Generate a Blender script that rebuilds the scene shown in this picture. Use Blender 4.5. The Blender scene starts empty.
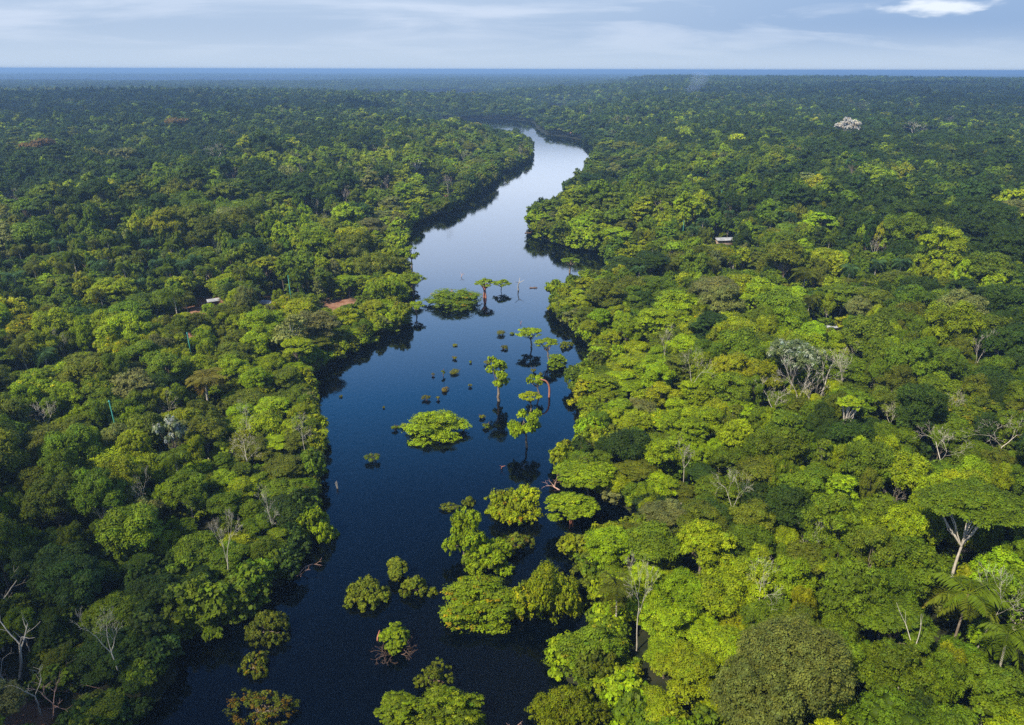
import bpy, math, random
import numpy as np
from mathutils import Matrix, Vector

# ------------------------------------------------------------------ camera, world, sun, exposure
SC = bpy.context.scene
COL = SC.collection
W, H = 1024, 725
FPX = 692.0
CAM_Z = 80.0
PITCH = math.atan((362.5 - 69.3) / FPX)
ROLL = math.radians(0.14)
camd = bpy.data.cameras.new('camera')
camd.sensor_width = 36.0
camd.lens = 36.0 * FPX / W
camd.clip_start = 0.5
camd.clip_end = 120000.0
cam = bpy.data.objects.new('camera', camd)
COL.objects.link(cam)
CM = Matrix.Translation((0, 0, CAM_Z)) @ Matrix.Rotation(math.pi / 2 - PITCH, 4, 'X') @ Matrix.Rotation(ROLL, 4, 'Z')
cam.matrix_world = CM
SC.camera = cam
SC.view_settings.view_transform = 'Standard'
SC.view_settings.look = 'None'
SC.view_settings.exposure = 0.88
SC.view_settings.gamma = 1.0
SC.view_settings.use_curve_mapping = False
SC.cycles.use_denoising = False
SC.cycles.max_bounces = 5
SC.cycles.diffuse_bounces = 2
SC.cycles.glossy_bounces = 2
SC.cycles.transmission_bounces = 2
SC.cycles.volume_bounces = 0
SC.cycles.transparent_max_bounces = 4
SC.cycles.sample_clamp_indirect = 4.0
SC.cycles.caustics_reflective = False
SC.cycles.caustics_refractive = False

SUN_EL, SUN_AZ = math.radians(50), math.radians(228)     # azimuth clockwise from +Y (north): behind and left of the camera
world = bpy.data.worlds.new('World')
SC.world = world
world.use_nodes = True


def NT(tree):
    n, l = tree.nodes, tree.links

    def node(t, **kw):
        x = n.new(t)
        for k, v in kw.items():
            if k.startswith('i_'):
                x.inputs[k[2:].replace('_', ' ')].default_value = v
            else:
                setattr(x, k, v)
        return x
    return n, l, node


def build_world():
    n, l, node = NT(world.node_tree)
    n.clear()
    out = node('ShaderNodeOutputWorld')
    sky = node('ShaderNodeTexSky', sky_type='NISHITA', sun_disc=False, sun_elevation=SUN_EL, sun_rotation=SUN_AZ,
               altitude=50.0, air_density=1.0, dust_density=1.2, ozone_density=3.0)
    bg = node('ShaderNodeBackground')
    bg.inputs['Strength'].default_value = 0.1
    tc = node('ShaderNodeTexCoord')
    sep = node('ShaderNodeSeparateXYZ')
    l.new(tc.outputs['Generated'], sep.inputs[0])
    mz = node('ShaderNodeMath', operation='MAXIMUM')
    l.new(sep.outputs['Z'], mz.inputs[0])
    mz.inputs[1].default_value = 0.0
    ad = node('ShaderNodeMath', operation='ADD')
    l.new(mz.outputs[0], ad.inputs[0])
    ad.inputs[1].default_value = 0.12
    dv = node('ShaderNodeMath', operation='DIVIDE')
    dv.inputs[0].default_value = 1.0
    l.new(ad.outputs[0], dv.inputs[1])
    sc = node('ShaderNodeVectorMath', operation='SCALE')
    l.new(tc.outputs['Generated'], sc.inputs[0])
    l.new(dv.outputs[0], sc.inputs['Scale'])
    # cloud brightness from a second noise
    mp2 = node('ShaderNodeMapping')
    mp2.inputs['Scale'].default_value = (0.62, 0.8, 0.0)
    mp2.inputs['Location'].default_value = (-2.2, 4.6, 0)
    l.new(sc.outputs[0], mp2.inputs[0])
    nz2 = node('ShaderNodeTexNoise')
    nz2.inputs['Scale'].default_value = 1.0
    nz2.inputs['Detail'].default_value = 8.0
    nz2.inputs['Roughness'].default_value = 0.55
    nz2.inputs['Distortion'].default_value = 0.5
    l.new(mp2.outputs[0], nz2.inputs['Vector'])
    r2 = node('ShaderNodeMapRange', interpolation_type='SMOOTHSTEP')
    r2.inputs['From Min'].default_value = 0.40
    r2.inputs['From Max'].default_value = 0.66
    l.new(nz2.outputs[0], r2.inputs['Value'])
    cc = node('ShaderNodeMix', data_type='RGBA')
    cc.inputs[6].default_value = (2.25, 2.95, 4.0, 1)
    cc.inputs[7].default_value = (3.25, 3.8, 4.7, 1)
    # heavier, bluer cloud towards the right
    gx_ = node('ShaderNodeMapRange', interpolation_type='SMOOTHSTEP')
    gx_.inputs['From Min'].default_value = -0.1; gx_.inputs['From Max'].default_value = 0.55
    gx_.inputs['To Min'].default_value = 0.0; gx_.inputs['To Max'].default_value = 0.55
    l.new(sep.outputs['X'], gx_.inputs['Value'])
    sb = node('ShaderNodeMath', operation='SUBTRACT', use_clamp=True)
    l.new(r2.outputs[0], sb.inputs[0]); l.new(gx_.outputs[0], sb.inputs[1])
    cr = node('ShaderNodeMix', data_type='RGBA')
    cr.inputs[6].default_value = (2.25, 2.95, 4.0, 1); cr.inputs[7].default_value = (1.4, 2.2, 3.55, 1)
    gx2 = node('ShaderNodeMapRange')
    gx2.inputs['From Max'].default_value = 0.55
    l.new(gx_.outputs[0], gx2.inputs['Value']); l.new(gx2.outputs[0], cr.inputs[0]); l.new(cr.outputs[2], cc.inputs[6])
    l.new(sb.outputs[0], cc.inputs[0])
    # one bright small cloud
    bd = Vector((0.4776, 0.876, 0.066)).normalized()
    dl = node('ShaderNodeVectorMath', operation='SUBTRACT')
    dl.inputs[1].default_value = bd
    l.new(tc.outputs['Generated'], dl.inputs[0])
    ds = node('ShaderNodeVectorMath', operation='MULTIPLY')
    ds.inputs[1].default_value = (1, 1, 6.5)
    l.new(dl.outputs[0], ds.inputs[0])
    dlen = node('ShaderNodeVectorMath', operation='LENGTH')
    l.new(ds.outputs[0], dlen.inputs[0])
    nb = node('ShaderNodeTexNoise')
    nb.inputs['Scale'].default_value = 30.0; nb.inputs['Detail'].default_value = 6.0
    dm_ = node('ShaderNodeVectorMath', operation='MULTIPLY')
    dm_.inputs[1].default_value = (1, 1, 4)
    l.new(tc.outputs['Generated'], dm_.inputs[0]); l.new(dm_.outputs[0], nb.inputs['Vector'])
    na = node('ShaderNodeMath', operation='MULTIPLY_ADD')
    na.inputs[1].default_value = 0.10; l.new(nb.outputs[0], na.inputs[0]); l.new(dlen.outputs['Value'], na.inputs[2])
    bm = node('ShaderNodeMapRange', interpolation_type='SMOOTHSTEP')
    bm.inputs['From Min'].default_value = 0.118; bm.inputs['From Max'].default_value = 0.075
    l.new(na.outputs[0], bm.inputs['Value'])
    hz = node('ShaderNodeMapRange', interpolation_type='SMOOTHSTEP')
    hz.inputs['From Min'].default_value = 0.0
    hz.inputs['From Max'].default_value = 0.055
    l.new(sep.outputs['Z'], hz.inputs['Value'])
    cw = node('ShaderNodeMix', data_type='RGBA')
    cw.inputs[7].default_value = (4.6, 5.0, 5.5, 1)
    l.new(bm.outputs[0], cw.inputs[0]); l.new(cc.outputs[2], cw.inputs[6])
    cb = node('ShaderNodeMix', data_type='RGBA')
    cb.inputs[6].default_value = (3.0, 3.65, 4.5, 1)
    l.new(hz.outputs[0], cb.inputs[0])
    l.new(cw.outputs[2], cb.inputs[7])
    # high sky shaped for the river's reflection: bright thin cloud midway, deep blue overhead
    ramp = node('ShaderNodeValToRGB')
    els = ramp.color_ramp.elements
    q_ = lambda a, b, c: (a / 17, b / 17, c / 17, 1)
    els[0].position = 0.0; els[0].color = q_(3.3, 4.1, 5.3)
    els[1].position = 1.0; els[1].color = q_(.2, .7, 2.0)
    for p_, c_ in ((.085, (7.5, 8.8, 11)), (.15, (11, 12.5, 15)), (.25, (9.5, 12, 16.5)), (.34, (4.6, 8.8, 16)), (.43, (.9, 5.0, 13.0)), (.55, (.3, 1.9, 5.8)), (.7, (.12, .5, 1.9))):
        e = els.new(p_); e.color = q_(*c_)
    l.new(sep.outputs['Z'], ramp.inputs[0])
    rs10 = node('ShaderNodeVectorMath', operation='SCALE')
    rs10.inputs['Scale'].default_value = 17.0
    l.new(ramp.outputs[0], rs10.inputs[0])
    hi = node('ShaderNodeMix', data_type='RGBA')
    nf = node('ShaderNodeMapRange', interpolation_type='SMOOTHSTEP')      # brightened sky, added on the north side for the river to reflect
    nf.inputs['From Min'].default_value = -0.1; nf.inputs['From Max'].default_value = 0.45
    nf.inputs['To Max'].default_value = 0.92
    l.new(sep.outputs['Y'], nf.inputs['Value'])
    l.new(nf.outputs[0], hi.inputs[0])
    l.new(sky.outputs[0], hi.inputs[6]); l.new(rs10.outputs[0], hi.inputs[7])
    mx = node('ShaderNodeMix', data_type='RGBA')
    lo = node('ShaderNodeMapRange', interpolation_type='SMOOTHSTEP')
    lo.inputs['From Min'].default_value = 0.083
    lo.inputs['From Max'].default_value = 0.12
    lo.inputs['To Min'].default_value = 0.93
    lo.inputs['To Max'].default_value = 0.0
    l.new(sep.outputs['Z'], lo.inputs['Value'])
    l.new(lo.outputs[0], mx.inputs[0])
    l.new(hi.outputs[2], mx.inputs[6])
    l.new(cb.outputs[2], mx.inputs[7])
    l.new(mx.outputs[2], bg.inputs['Color'])
    l.new(bg.outputs[0], out.inputs[0])


build_world()
sd_ = bpy.data.lights.new('sun', 'SUN')
sd_.energy = 5.0
sd_.angle = math.radians(0.53)
sd_.color = (1.0, 0.91, 0.72)
sun = bpy.data.objects.new('sun', sd_)
COL.objects.link(sun)
SDIR = Vector((math.sin(SUN_AZ) * math.cos(SUN_EL), math.cos(SUN_AZ) * math.cos(SUN_EL), math.sin(SUN_EL)))
sun.rotation_euler = SDIR.to_track_quat('Z', 'Y').to_euler()
sun.location = (0, 0, 200)

RNG = np.random.default_rng(7)
random.seed(7)


def at(px, py, z=0.0):
    d = CM.to_3x3() @ Vector((px - W / 2, -(py - H / 2), -FPX))
    t = (z - CAM_Z) / d.z
    return (d.x * t, d.y * t)


CI = CM.inverted()


def proj(P):
    P = np.atleast_2d(P)
    M = np.array(CI)
    q = P @ M[:3, :3].T + M[:3, 3]
    d = np.where(-q[:, 2] > 0.1, -q[:, 2], 1e9)
    return W / 2 + FPX * q[:, 0] / d, H / 2 - FPX * q[:, 1] / d, -q[:, 2]


# ------------------------------------------------------------------ noise, water outline, terrain
def vnoise(x, y, seed=0):
    x = np.asarray(x, float); y = np.asarray(y, float)
    xi = np.floor(x).astype(np.int64); yi = np.floor(y).astype(np.int64)
    xf = x - xi; yf = y - yi
    def h(a, b):
        n = (a * 374761393 + b * 668265263 + seed * 1442695041) & 0xFFFFFFFF
        n = ((n ^ (n >> 13)) * 1274126177) & 0xFFFFFFFF
        return ((n ^ (n >> 16)) & 0xFFFF) / 65535.0
    u = xf * xf * (3 - 2 * xf); v = yf * yf * (3 - 2 * yf)
    return (h(xi, yi) * (1 - u) + h(xi + 1, yi) * u) * (1 - v) + (h(xi, yi + 1) * (1 - u) + h(xi + 1, yi + 1) * u) * v


def fbm(x, y, seed=0, o=3):
    s = 0; a = 0.5; t = 0
    for k in range(o):
        s = s + a * vnoise(x * 2 ** k, y * 2 ** k, seed + k); t += a; a *= 0.5
    return s / t


LEFT = [(60, 790, 0), (100, 750, 0), (138, 722, 0), (176, 682, 0), (172, 636, 0), (205, 630, 0), (240, 622, 0), (260, 600, 0), (290, 578, 0),
        (299, 556, 0), (306, 530, 0), (314, 500, 0), (319, 470, 0), (318, 440, 0), (312, 405, 0), (312, 378, 0), (330, 366, 0), (352, 353, 0),
        (385, 336, 0), (404, 327, 0), (409, 320, 0), (400, 314, 2), (392, 309, 3), (402, 300, 1), (412, 292, 0), (411, 281, 0), (404, 270, 3), (397, 260, 3),
        (400, 245, 0), (402, 234, 3), (396, 227, 5), (425, 220, 0), (450, 212, 0), (455, 203, 4), (466, 197, 0), (484, 190, 0),
        (493, 182, 0), (500, 173, 0), (516, 167, 0), (528, 160, 0), (531, 150, 0), (526, 139, 8), (516, 129, 10), (500, 126, 12), (478, 124, 12), (440, 123, 14)]
RIGHT = [(440, 119.5, 0), (480, 119, 0), (510, 119.5, 0), (532, 122, 0), (536, 129, 0), (545, 135, 0), (570, 138, 0), (584, 141, 0), (598, 149, 2),
         (594, 156, 10), (573, 177, 11), (566, 194, 9), (547, 206, 6), (534, 219, 2), (534, 233, 0), (549, 241, 0), (581, 250, 0), (604, 253, 0),
         (618, 258, 5), (598, 264, 8), (578, 276, 6), (560, 289, 3), (553, 300, 0), (556, 320, 0), (573, 329, 0), (584, 342, 0), (596, 352, 0), (592, 362, 4),
         (576, 374, 4), (566, 382, 0), (574, 394, 0), (581, 410, 0), (588, 427, 0), (586, 440, 3), (566, 450, 3), (552, 462, 0), (560, 480, 0),
         (590, 494, 0), (620, 507, 0), (640, 518, 0), (634, 526, 4), (600, 536, 4), (586, 546, 0), (572, 562, 0), (590, 580, 0), (603, 592, 0), (598, 606, 0), (604, 624, 0), (590, 640, 3), (566, 652, 1),
         (556, 668, 0), (570, 684, 0), (596, 692, 0), (618, 712, 0), (628, 740, 0), (640, 790, 0)]


def poly(pts):
    return np.array([at(*p) for p in pts])


RIVER = poly(LEFT + RIGHT)
# the big river far behind the left forest and a side lake in the middle distance
BIG = np.array([(-9000, 3600), (-4200, 3800), (-2600, 4150), (-1500, 4250), (-1000, 4600), (-1100, 5200), (-1900, 6050), (-2700, 6250), (-3300, 6050), (-4300, 5900), (-5200, 5400), (-9000, 5400)], float)
LAKE = poly([(360, 92, 0), (470, 91.6, 0), (488, 94.2, 22), (372, 94.6, 22)])
POND = poly([(548, 105.5, 0), (563, 105.8, 0), (566, 109, 14), (550, 109.5, 14)])
POLYS = [RIVER, BIG, LAKE, POND]


def sdist(x, y):
    x = np.asarray(x, float); y = np.asarray(y, float)
    best = np.full(x.shape, 1e9)
    for Pn in POLYS:
        ins = np.zeros(x.shape, bool); dm = np.full(x.shape, 1e18)
        A = Pn; B = np.roll(Pn, -1, 0)
        for (ax, ay), (bx, by) in zip(A, B):
            ex, ey = bx - ax, by - ay
            L = ex * ex + ey * ey + 1e-9
            t = np.clip(((x - ax) * ex + (y - ay) * ey) / L, 0, 1)
            dm = np.minimum(dm, (x - ax - t * ex) ** 2 + (y - ay - t * ey) ** 2)
            if ay != by:
                c = ((ay > y) != (by > y)) & (x < (bx - ax) * (y - ay) / (by - ay) + ax)
                ins ^= c
        d = np.sqrt(dm)
        best = np.minimum(best, np.where(ins, -d, d))
    return best


def sstep(a, b, x):
    t = np.clip((x - a) / (b - a), 0, 1)
    return t * t * (3 - 2 * t)


def wob(x, y):
    return (fbm(np.asarray(x) / 13.0, np.asarray(y) / 13.0, 31, 2) - 0.5) * 3.0


def ground_z(x, y, sd=None):
    x = np.asarray(x, float); y = np.asarray(y, float)
    if sd is None:
        sd = sdist(x, y)
    r = np.hypot(x, y) + 1e-6
    u = x / np.maximum(y, 1.0)
    g = lambda c, s: np.exp(-((r - c) / s) ** 2)
    hill = 2.0 + 7 * fbm(x / 260, y / 260, 3) * sstep(60, 500, r)
    hill = hill + (fbm(x / 90, y / 90, 9) - 0.5) * 6 * sstep(20, 160, sd)
    left = sstep(-0.02, -0.22, u)
    right = sstep(0.09, 0.2, u)
    mid = np.clip(1 - left - right, 0, 1)
    hill = hill * (1 - .75 * left * sstep(1900, 2500, r)) + left * (11 * g(1650, 380) + 4 * g(900, 300))
    hill = hill + right * (26 * g(3100, 900) + 9 * g(1500, 700))
    hill = hill * (1 - .6 * mid * sstep(2300, 2900, r)) + mid * 13 * g(2050, 300)
    hill = hill * np.where(r > 4300, 0.5, 1) + (fbm(x / 700, y / 700, 5) - 0.5) * 7 * sstep(900, 2000, r)
    hill = np.maximum(hill, 1.0)
    z = np.where(sd < 0, np.maximum(-2.5, sd * 0.25), 0.10 + hill * sstep(4, 140, sd) + 0.25 * sstep(0, 8, sd))
    return z


def new_mesh(name, V, F, attrs=None, uv=None):
    """V (n,3), F (m,k) equal-sized faces"""
    V = np.ascontiguousarray(V, dtype=np.float32); F = np.ascontiguousarray(F, dtype=np.int32)
    me = bpy.data.meshes.new(name)
    me.vertices.add(len(V)); me.vertices.foreach_set('co', V.ravel())
    k = F.shape[1]
    me.loops.add(F.size); me.loops.foreach_set('vertex_index', F.ravel())
    me.polygons.add(len(F)); me.polygons.foreach_set('loop_start', np.arange(0, F.size, k, dtype=np.int32))
    try:
        me.polygons.foreach_set('loop_total', np.full(len(F), k, dtype=np.int32))
    except Exception:
        pass
    me.update(calc_edges=True)
    for nm, (typ, dom, arr) in (attrs or {}).items():
        a = me.attributes.new(nm, typ, dom)
        a.data.foreach_set('color' if 'COLOR' in typ else 'value' if typ in ('FLOAT', 'INT') else 'vector', np.ascontiguousarray(arr).ravel())
    return me


def smooth(me):
    me.polygons.foreach_set('use_smooth', np.ones(len(me.polygons), dtype=bool))


def link(name, me, mat=None, parent=None, tint=None, **props):
    o = bpy.data.objects.new(name, me)
    COL.objects.link(o)
    if mat is not None and len(me.materials) == 0:
        me.materials.append(mat)
    if parent is not None:
        o.parent = parent
    if tint is not None:
        o['tint'] = list(map(float, tint)) + [1.0]
    for k, v in props.items():
        o[k] = v
    return o


# ------------------------------------------------------------------ materials
def mat_new(name):
    m = bpy.data.materials.new(name)
    m.use_nodes = True
    n, l, node = NT(m.node_tree)
    n.clear()
    return m, n, l, node


def leaf_material():
    m, n, l, node = mat_new('leaves')
    out = node('ShaderNodeOutputMaterial')
    t = node('ShaderNodeAttribute', attribute_type='INSTANCER', attribute_name='tint')
    v = node('ShaderNodeAttribute', attribute_type='GEOMETRY', attribute_name='lc')
    mul = node('ShaderNodeMix', data_type='RGBA', blend_type='MULTIPLY')
    mul.inputs[0].default_value = 1.0
    l.new(t.outputs['Color'], mul.inputs[6]); l.new(v.outputs['Color'], mul.inputs[7])
    p = node('ShaderNodeBsdfPrincipled')
    p.inputs['Roughness'].default_value = 0.6
    p.inputs['Specular IOR Level'].default_value = 0.12
    l.new(mul.outputs[2], p.inputs['Base Color'])
    tr = node('ShaderNodeBsdfTranslucent')
    b = node('ShaderNodeMix', data_type='RGBA', blend_type='MULTIPLY')
    b.inputs[0].default_value = 1.0
    b.inputs[7].default_value = (1.25, 1.3, 0.6, 1)
    l.new(mul.outputs[2], b.inputs[6]); l.new(b.outputs[2], tr.inputs['Color'])
    mx = node('ShaderNodeMixShader')
    mx.inputs[0].default_value = 0.3
    l.new(p.outputs[0], mx.inputs[1]); l.new(tr.outputs[0], mx.inputs[2])
    l.new(mx.outputs[0], out.inputs[0])
    return m


def noisy_material(name, c1, c2, scale, rough=0.85, detail=5.0, stretch=(1, 1, 1), bump=0.3, tinted=False, spec=0.2, metallic=0.0):
    m, n, l, node = mat_new(name)
    out = node('ShaderNodeOutputMaterial')
    p = node('ShaderNodeBsdfPrincipled')
    p.inputs['Roughness'].default_value = rough
    p.inputs['Specular IOR Level'].default_value = spec
    p.inputs['Metallic'].default_value = metallic
    tc = node('ShaderNodeTexCoord')
    mp = node('ShaderNodeMapping')
    mp.inputs['Scale'].default_value = stretch
    l.new(tc.outputs['Object'], mp.inputs[0])
    nz = node('ShaderNodeTexNoise')
    nz.inputs['Scale'].default_value = scale
    nz.inputs['Detail'].default_value = detail
    nz.inputs['Roughness'].default_value = 0.6
    l.new(mp.outputs[0], nz.inputs['Vector'])
    r = node('ShaderNodeMapRange')
    r.inputs['From Min'].default_value = 0.35; r.inputs['From Max'].default_value = 0.65
    l.new(nz.outputs[0], r.inputs['Value'])
    mx = node('ShaderNodeMix', data_type='RGBA')
    mx.inputs[6].default_value = (*c1, 1); mx.inputs[7].default_value = (*c2, 1)
    l.new(r.outputs[0], mx.inputs[0])
    col = mx.outputs[2]
    if tinted:
        t = node('ShaderNodeAttribute', attribute_type='INSTANCER', attribute_name='tint')
        mm = node('ShaderNodeMix', data_type='RGBA', blend_type='MULTIPLY')
        mm.inputs[0].default_value = 1.0
        l.new(col, mm.inputs[6]); l.new(t.outputs['Color'], mm.inputs[7])
        col = mm.outputs[2]
    l.new(col, p.inputs['Base Color'])
    if bump:
        bp = node('ShaderNodeBump')
        bp.inputs['Strength'].default_value = bump
        bp.inputs['Distance'].default_value = 0.05
        l.new(nz.outputs[0], bp.inputs['Height']); l.new(bp.outputs[0], p.inputs['Normal'])
    l.new(p.outputs[0], out.inputs[0])
    return m


M_LEAF = leaf_material()
M_BARK = noisy_material('bark', (0.10, 0.075, 0.055), (0.22, 0.18, 0.14), 3.0, stretch=(2, 2, 0.5))
M_PALEBARK = noisy_material('pale_bark', (0.30, 0.26, 0.22), (0.50, 0.46, 0.40), 3.0, stretch=(2, 2, 0.5))
M_REDBARK = noisy_material('reddish_bark', (0.20, 0.07, 0.045), (0.36, 0.16, 0.11), 3.0, stretch=(2, 2, 0.5))
M_DEAD = noisy_material('bleached_wood', (0.27, 0.24, 0.20), (0.48, 0.44, 0.38), 2.0, stretch=(2, 2, 0.5))
M_DARKWOOD = noisy_material('wet_brown_twigs', (0.07, 0.045, 0.035), (0.17, 0.11, 0.085), 3.0)
M_DRIFT = noisy_material('driftwood', (0.28, 0.16, 0.13), (0.45, 0.30, 0.25), 2.5)


def ground_material():
    m, n, l, node = mat_new('forest_floor')
    out = node('ShaderNodeOutputMaterial')
    p = node('ShaderNodeBsdfPrincipled')
    p.inputs['Roughness'].default_value = 0.95
    p.inputs['Specular IOR Level'].default_value = 0.1
    tc = node('ShaderNodeTexCoord')
    nz = node('ShaderNodeTexNoise')
    nz.inputs['Scale'].default_value = 0.25; nz.inputs['Detail'].default_value = 8.0
    l.new(tc.outputs['Object'], nz.inputs['Vector'])
    r = node('ShaderNodeValToRGB')
    r.color_ramp.elements[0].position = 0.35; r.color_ramp.elements[0].color = (0.008, 0.013, 0.005, 1)
    r.color_ramp.elements[1].position = 0.7; r.color_ramp.elements[1].color = (0.028, 0.028, 0.014, 1)
    l.new(nz.outputs[0], r.inputs[0])
    nz2 = node('ShaderNodeTexNoise')
    nz2.inputs['Scale'].default_value = 0.4; nz2.inputs['Detail'].default_value = 7.0
    l.new(tc.outputs['Object'], nz2.inputs['Vector'])
    r2 = node('ShaderNodeValToRGB')
    r2.color_ramp.elements[0].position = 0.3; r2.color_ramp.elements[0].color = (0.13, 0.055, 0.032, 1)
    r2.color_ramp.elements[1].position = 0.7; r2.color_ramp.elements[1].color = (0.26, 0.15, 0.10, 1)
    l.new(nz2.outputs[0], r2.inputs[0])
    # far land: forest seen as one rough green mass
    nz3 = node('ShaderNodeTexNoise')
    nz3.inputs['Scale'].default_value = 0.012; nz3.inputs['Detail'].default_value = 10.0; nz3.inputs['Roughness'].default_value = 0.7
    l.new(tc.outputs['Object'], nz3.inputs['Vector'])
    r3 = node('ShaderNodeValToRGB')
    r3.color_ramp.elements[0].position = 0.35; r3.color_ramp.elements[0].color = (0.010, 0.022, 0.008, 1)
    r3.color_ramp.elements[1].position = 0.68; r3.color_ramp.elements[1].color = (0.05, 0.085, 0.022, 1)
    l.new(nz3.outputs[0], r3.inputs[0])
    a = node('ShaderNodeAttribute', attribute_type='GEOMETRY', attribute_name='soil')
    f = node('ShaderNodeAttribute', attribute_type='GEOMETRY', attribute_name='farland')
    m1 = node('ShaderNodeMix', data_type='RGBA')
    l.new(a.outputs['Fac'], m1.inputs[0]); l.new(r.outputs[0], m1.inputs[6]); l.new(r2.outputs[0], m1.inputs[7])
    m2 = node('ShaderNodeMix', data_type='RGBA')
    l.new(f.outputs['Fac'], m2.inputs[0]); l.new(m1.outputs[2], m2.inputs[6]); l.new(r3.outputs[0], m2.inputs[7])
    l.new(m2.outputs[2], p.inputs['Base Color'])
    l.new(p.outputs[0], out.inputs[0])
    return m


def water_material():
    m, n, l, node = mat_new('black_river_water')
    out = node('ShaderNodeOutputMaterial')
    p = node('ShaderNodeBsdfPrincipled')
    p.inputs['Base Color'].default_value = (0.0004, 0.0012, 0.0026, 1)
    p.inputs['Roughness'].default_value = 0.055
    p.inputs['IOR'].default_value = 1.36
    tc = node('ShaderNodeTexCoord')
    mp = node('ShaderNodeMapping')
    mp.inputs['Scale'].default_value = (1.0, 0.55, 1.0)
    mp.inputs['Rotation'].default_value = (0, 0, 0.4)
    l.new(tc.outputs['Object'], mp.inputs[0])
    nz = node('ShaderNodeTexNoise')
    nz.inputs['Scale'].default_value = 1.1; nz.inputs['Detail'].default_value = 4.0
    l.new(mp.outputs[0], nz.inputs['Vector'])
    # calmer and rougher lanes of wind on the river
    nl = node('ShaderNodeTexNoise')
    nl.inputs['Scale'].default_value = 0.018; nl.inputs['Detail'].default_value = 3.0; nl.inputs['Distortion'].default_value = 0.6
    l.new(mp.outputs[0], nl.inputs['Vector'])
    mr = node('ShaderNodeMapRange')
    mr.inputs['From Min'].default_value = 0.35; mr.inputs['From Max'].default_value = 0.65
    mr.inputs['To Min'].default_value = 0.05; mr.inputs['To Max'].default_value = 0.19
    l.new(nl.outputs[0], mr.inputs['Value'])
    bp = node('ShaderNodeBump')
    bp.inputs['Distance'].default_value = 0.12
    l.new(mr.outputs[0], bp.inputs['Strength'])
    l.new(nz.outputs[0], bp.inputs['Height']); l.new(bp.outputs[0], p.inputs['Normal'])
    l.new(p.outputs[0], out.inputs[0])
    return m


# ------------------------------------------------------------------ ground sheet and water
SOIL = [  # bare patches: pixel of the ground, length across, length away from the camera
    (190, 318, 26, 30), (275, 306, 22, 30), (340, 302, 16, 26), (724, 246, 14, 26), (14, 706, 9, 7), (437, 192, 16, 24), (300, 255, 6, 10), (208, 303, 12, 20)]
SOILW = [(at(px, py, 3) + (a, b)) for px, py, a, b in SOIL]


def soil_at(x, y):
    s = np.zeros(np.shape(x))
    for cx, cy, a, b in SOILW:
        d = np.hypot((x - cx) / a, (y - cy) / b) + (vnoise(x / 3.0, y / 3.0, 5) - 0.5) * 0.5
        s = np.maximum(s, sstep(0.62, 0.42, d))
    return s


def build_ground():
    rows = [12.0]
    while rows[-1] < 75000:
        rows.append(rows[-1] * 1.021 + 0.3)
    rows = np.array(rows)
    az = np.concatenate([np.radians(np.arange(-52, 52.01, 0.35)), np.radians(np.arange(57, 308, 5.0))])
    R_, A_ = np.meshgrid(rows, az, indexing='ij')
    X = R_ * np.sin(A_); Y = R_ * np.cos(A_)
    sd = sdist(X.ravel(), Y.ravel())
    Z = ground_z(X.ravel(), Y.ravel(), sd)
    far = sstep(8000, 9500, np.hypot(X.ravel(), Y.ravel()))
    Z = Z + far * 18.0 * (sd > 0) + far * (fbm(X.ravel() / 130, Y.ravel() / 130, 8) - 0.5) * 16
    V = np.column_stack([X.ravel(), Y.ravel(), Z])
    V = np.vstack([V, [[0, 0, ground_z(np.array([0.]), np.array([0.]))[0]]]])
    nr, na = R_.shape
    i = np.arange(nr - 1)[:, None]; j = np.arange(na)[None, :]
    j2 = (j + 1) % na
    F = np.stack([i * na + j, i * na + j2, (i + 1) * na + j2, (i + 1) * na + j], -1).reshape(-1, 4)
    c = len(V) - 1
    # centre fan as quads that share the centre vertex
    k = np.arange(0, na - 1, 2)
    fan = np.column_stack([np.full(len(k), c), k, (k + 1) % na, (k + 2) % na])
    # orient upwards
    F = F[:, ::-1]; fan = fan[:, ::-1]
    F = np.vstack([F, fan])
    soil = soil_at(V[:, 0], V[:, 1]) * (V[:, 2] > 0)
    farl = np.append(far, 0)
    me = new_mesh('ground', V, F, {'soil': ('FLOAT', 'POINT', soil.astype(np.float32)), 'farland': ('FLOAT', 'POINT', farl.astype(np.float32))})
    smooth(me)
    link('ground', me, ground_material(), kind='structure')


build_ground()


def build_water():
    n = 96
    a = np.linspace(0, 2 * math.pi, n, endpoint=False)
    rr = [0, 400, 3000, 20000, 74000]
    V = [(0, 0, 0)]
    for r in rr[1:]:
        V += [(r * math.cos(t), r * math.sin(t), 0) for t in a]
    F = []
    for k in range(1, len(rr) - 1):
        for j in range(n):
            b0 = 1 + (k - 1) * n; b1 = 1 + k * n
            F.append((b0 + j, b1 + j, b1 + (j + 1) % n, b0 + (j + 1) % n))
    for j in range(0, n, 2):
        F.append((0, 1 + j, 1 + (j + 1) % n, 1 + (j + 2) % n))
    me = new_mesh('river_water', np.array(V), np.array(F))
    link('river_water', me, water_material(), kind='structure')


build_water()


# ------------------------------------------------------------------ plant building blocks
class Geo:
    """collects quads"""
    def __init__(self):
        self.V = []; self.F = []; self.C = []; self.n = 0

    def add(self, V, F, C=None):
        V = np.asarray(V, float); F = np.asarray(F, int)
        self.V.append(V); self.F.append(F + self.n); self.n += len(V)
        self.C.append(np.ones((len(V), 4)) if C is None else C)

    def mesh(self, name, mat, sm=False):
        V = np.vstack(self.V); F = np.vstack(self.F); C = np.vstack(self.C)
        me = new_mesh(name, V, F, {'lc': ('FLOAT_COLOR', 'POINT', C.astype(np.float32))})
        me.materials.append(mat)
        if sm:
            smooth(me)
        return me


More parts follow.
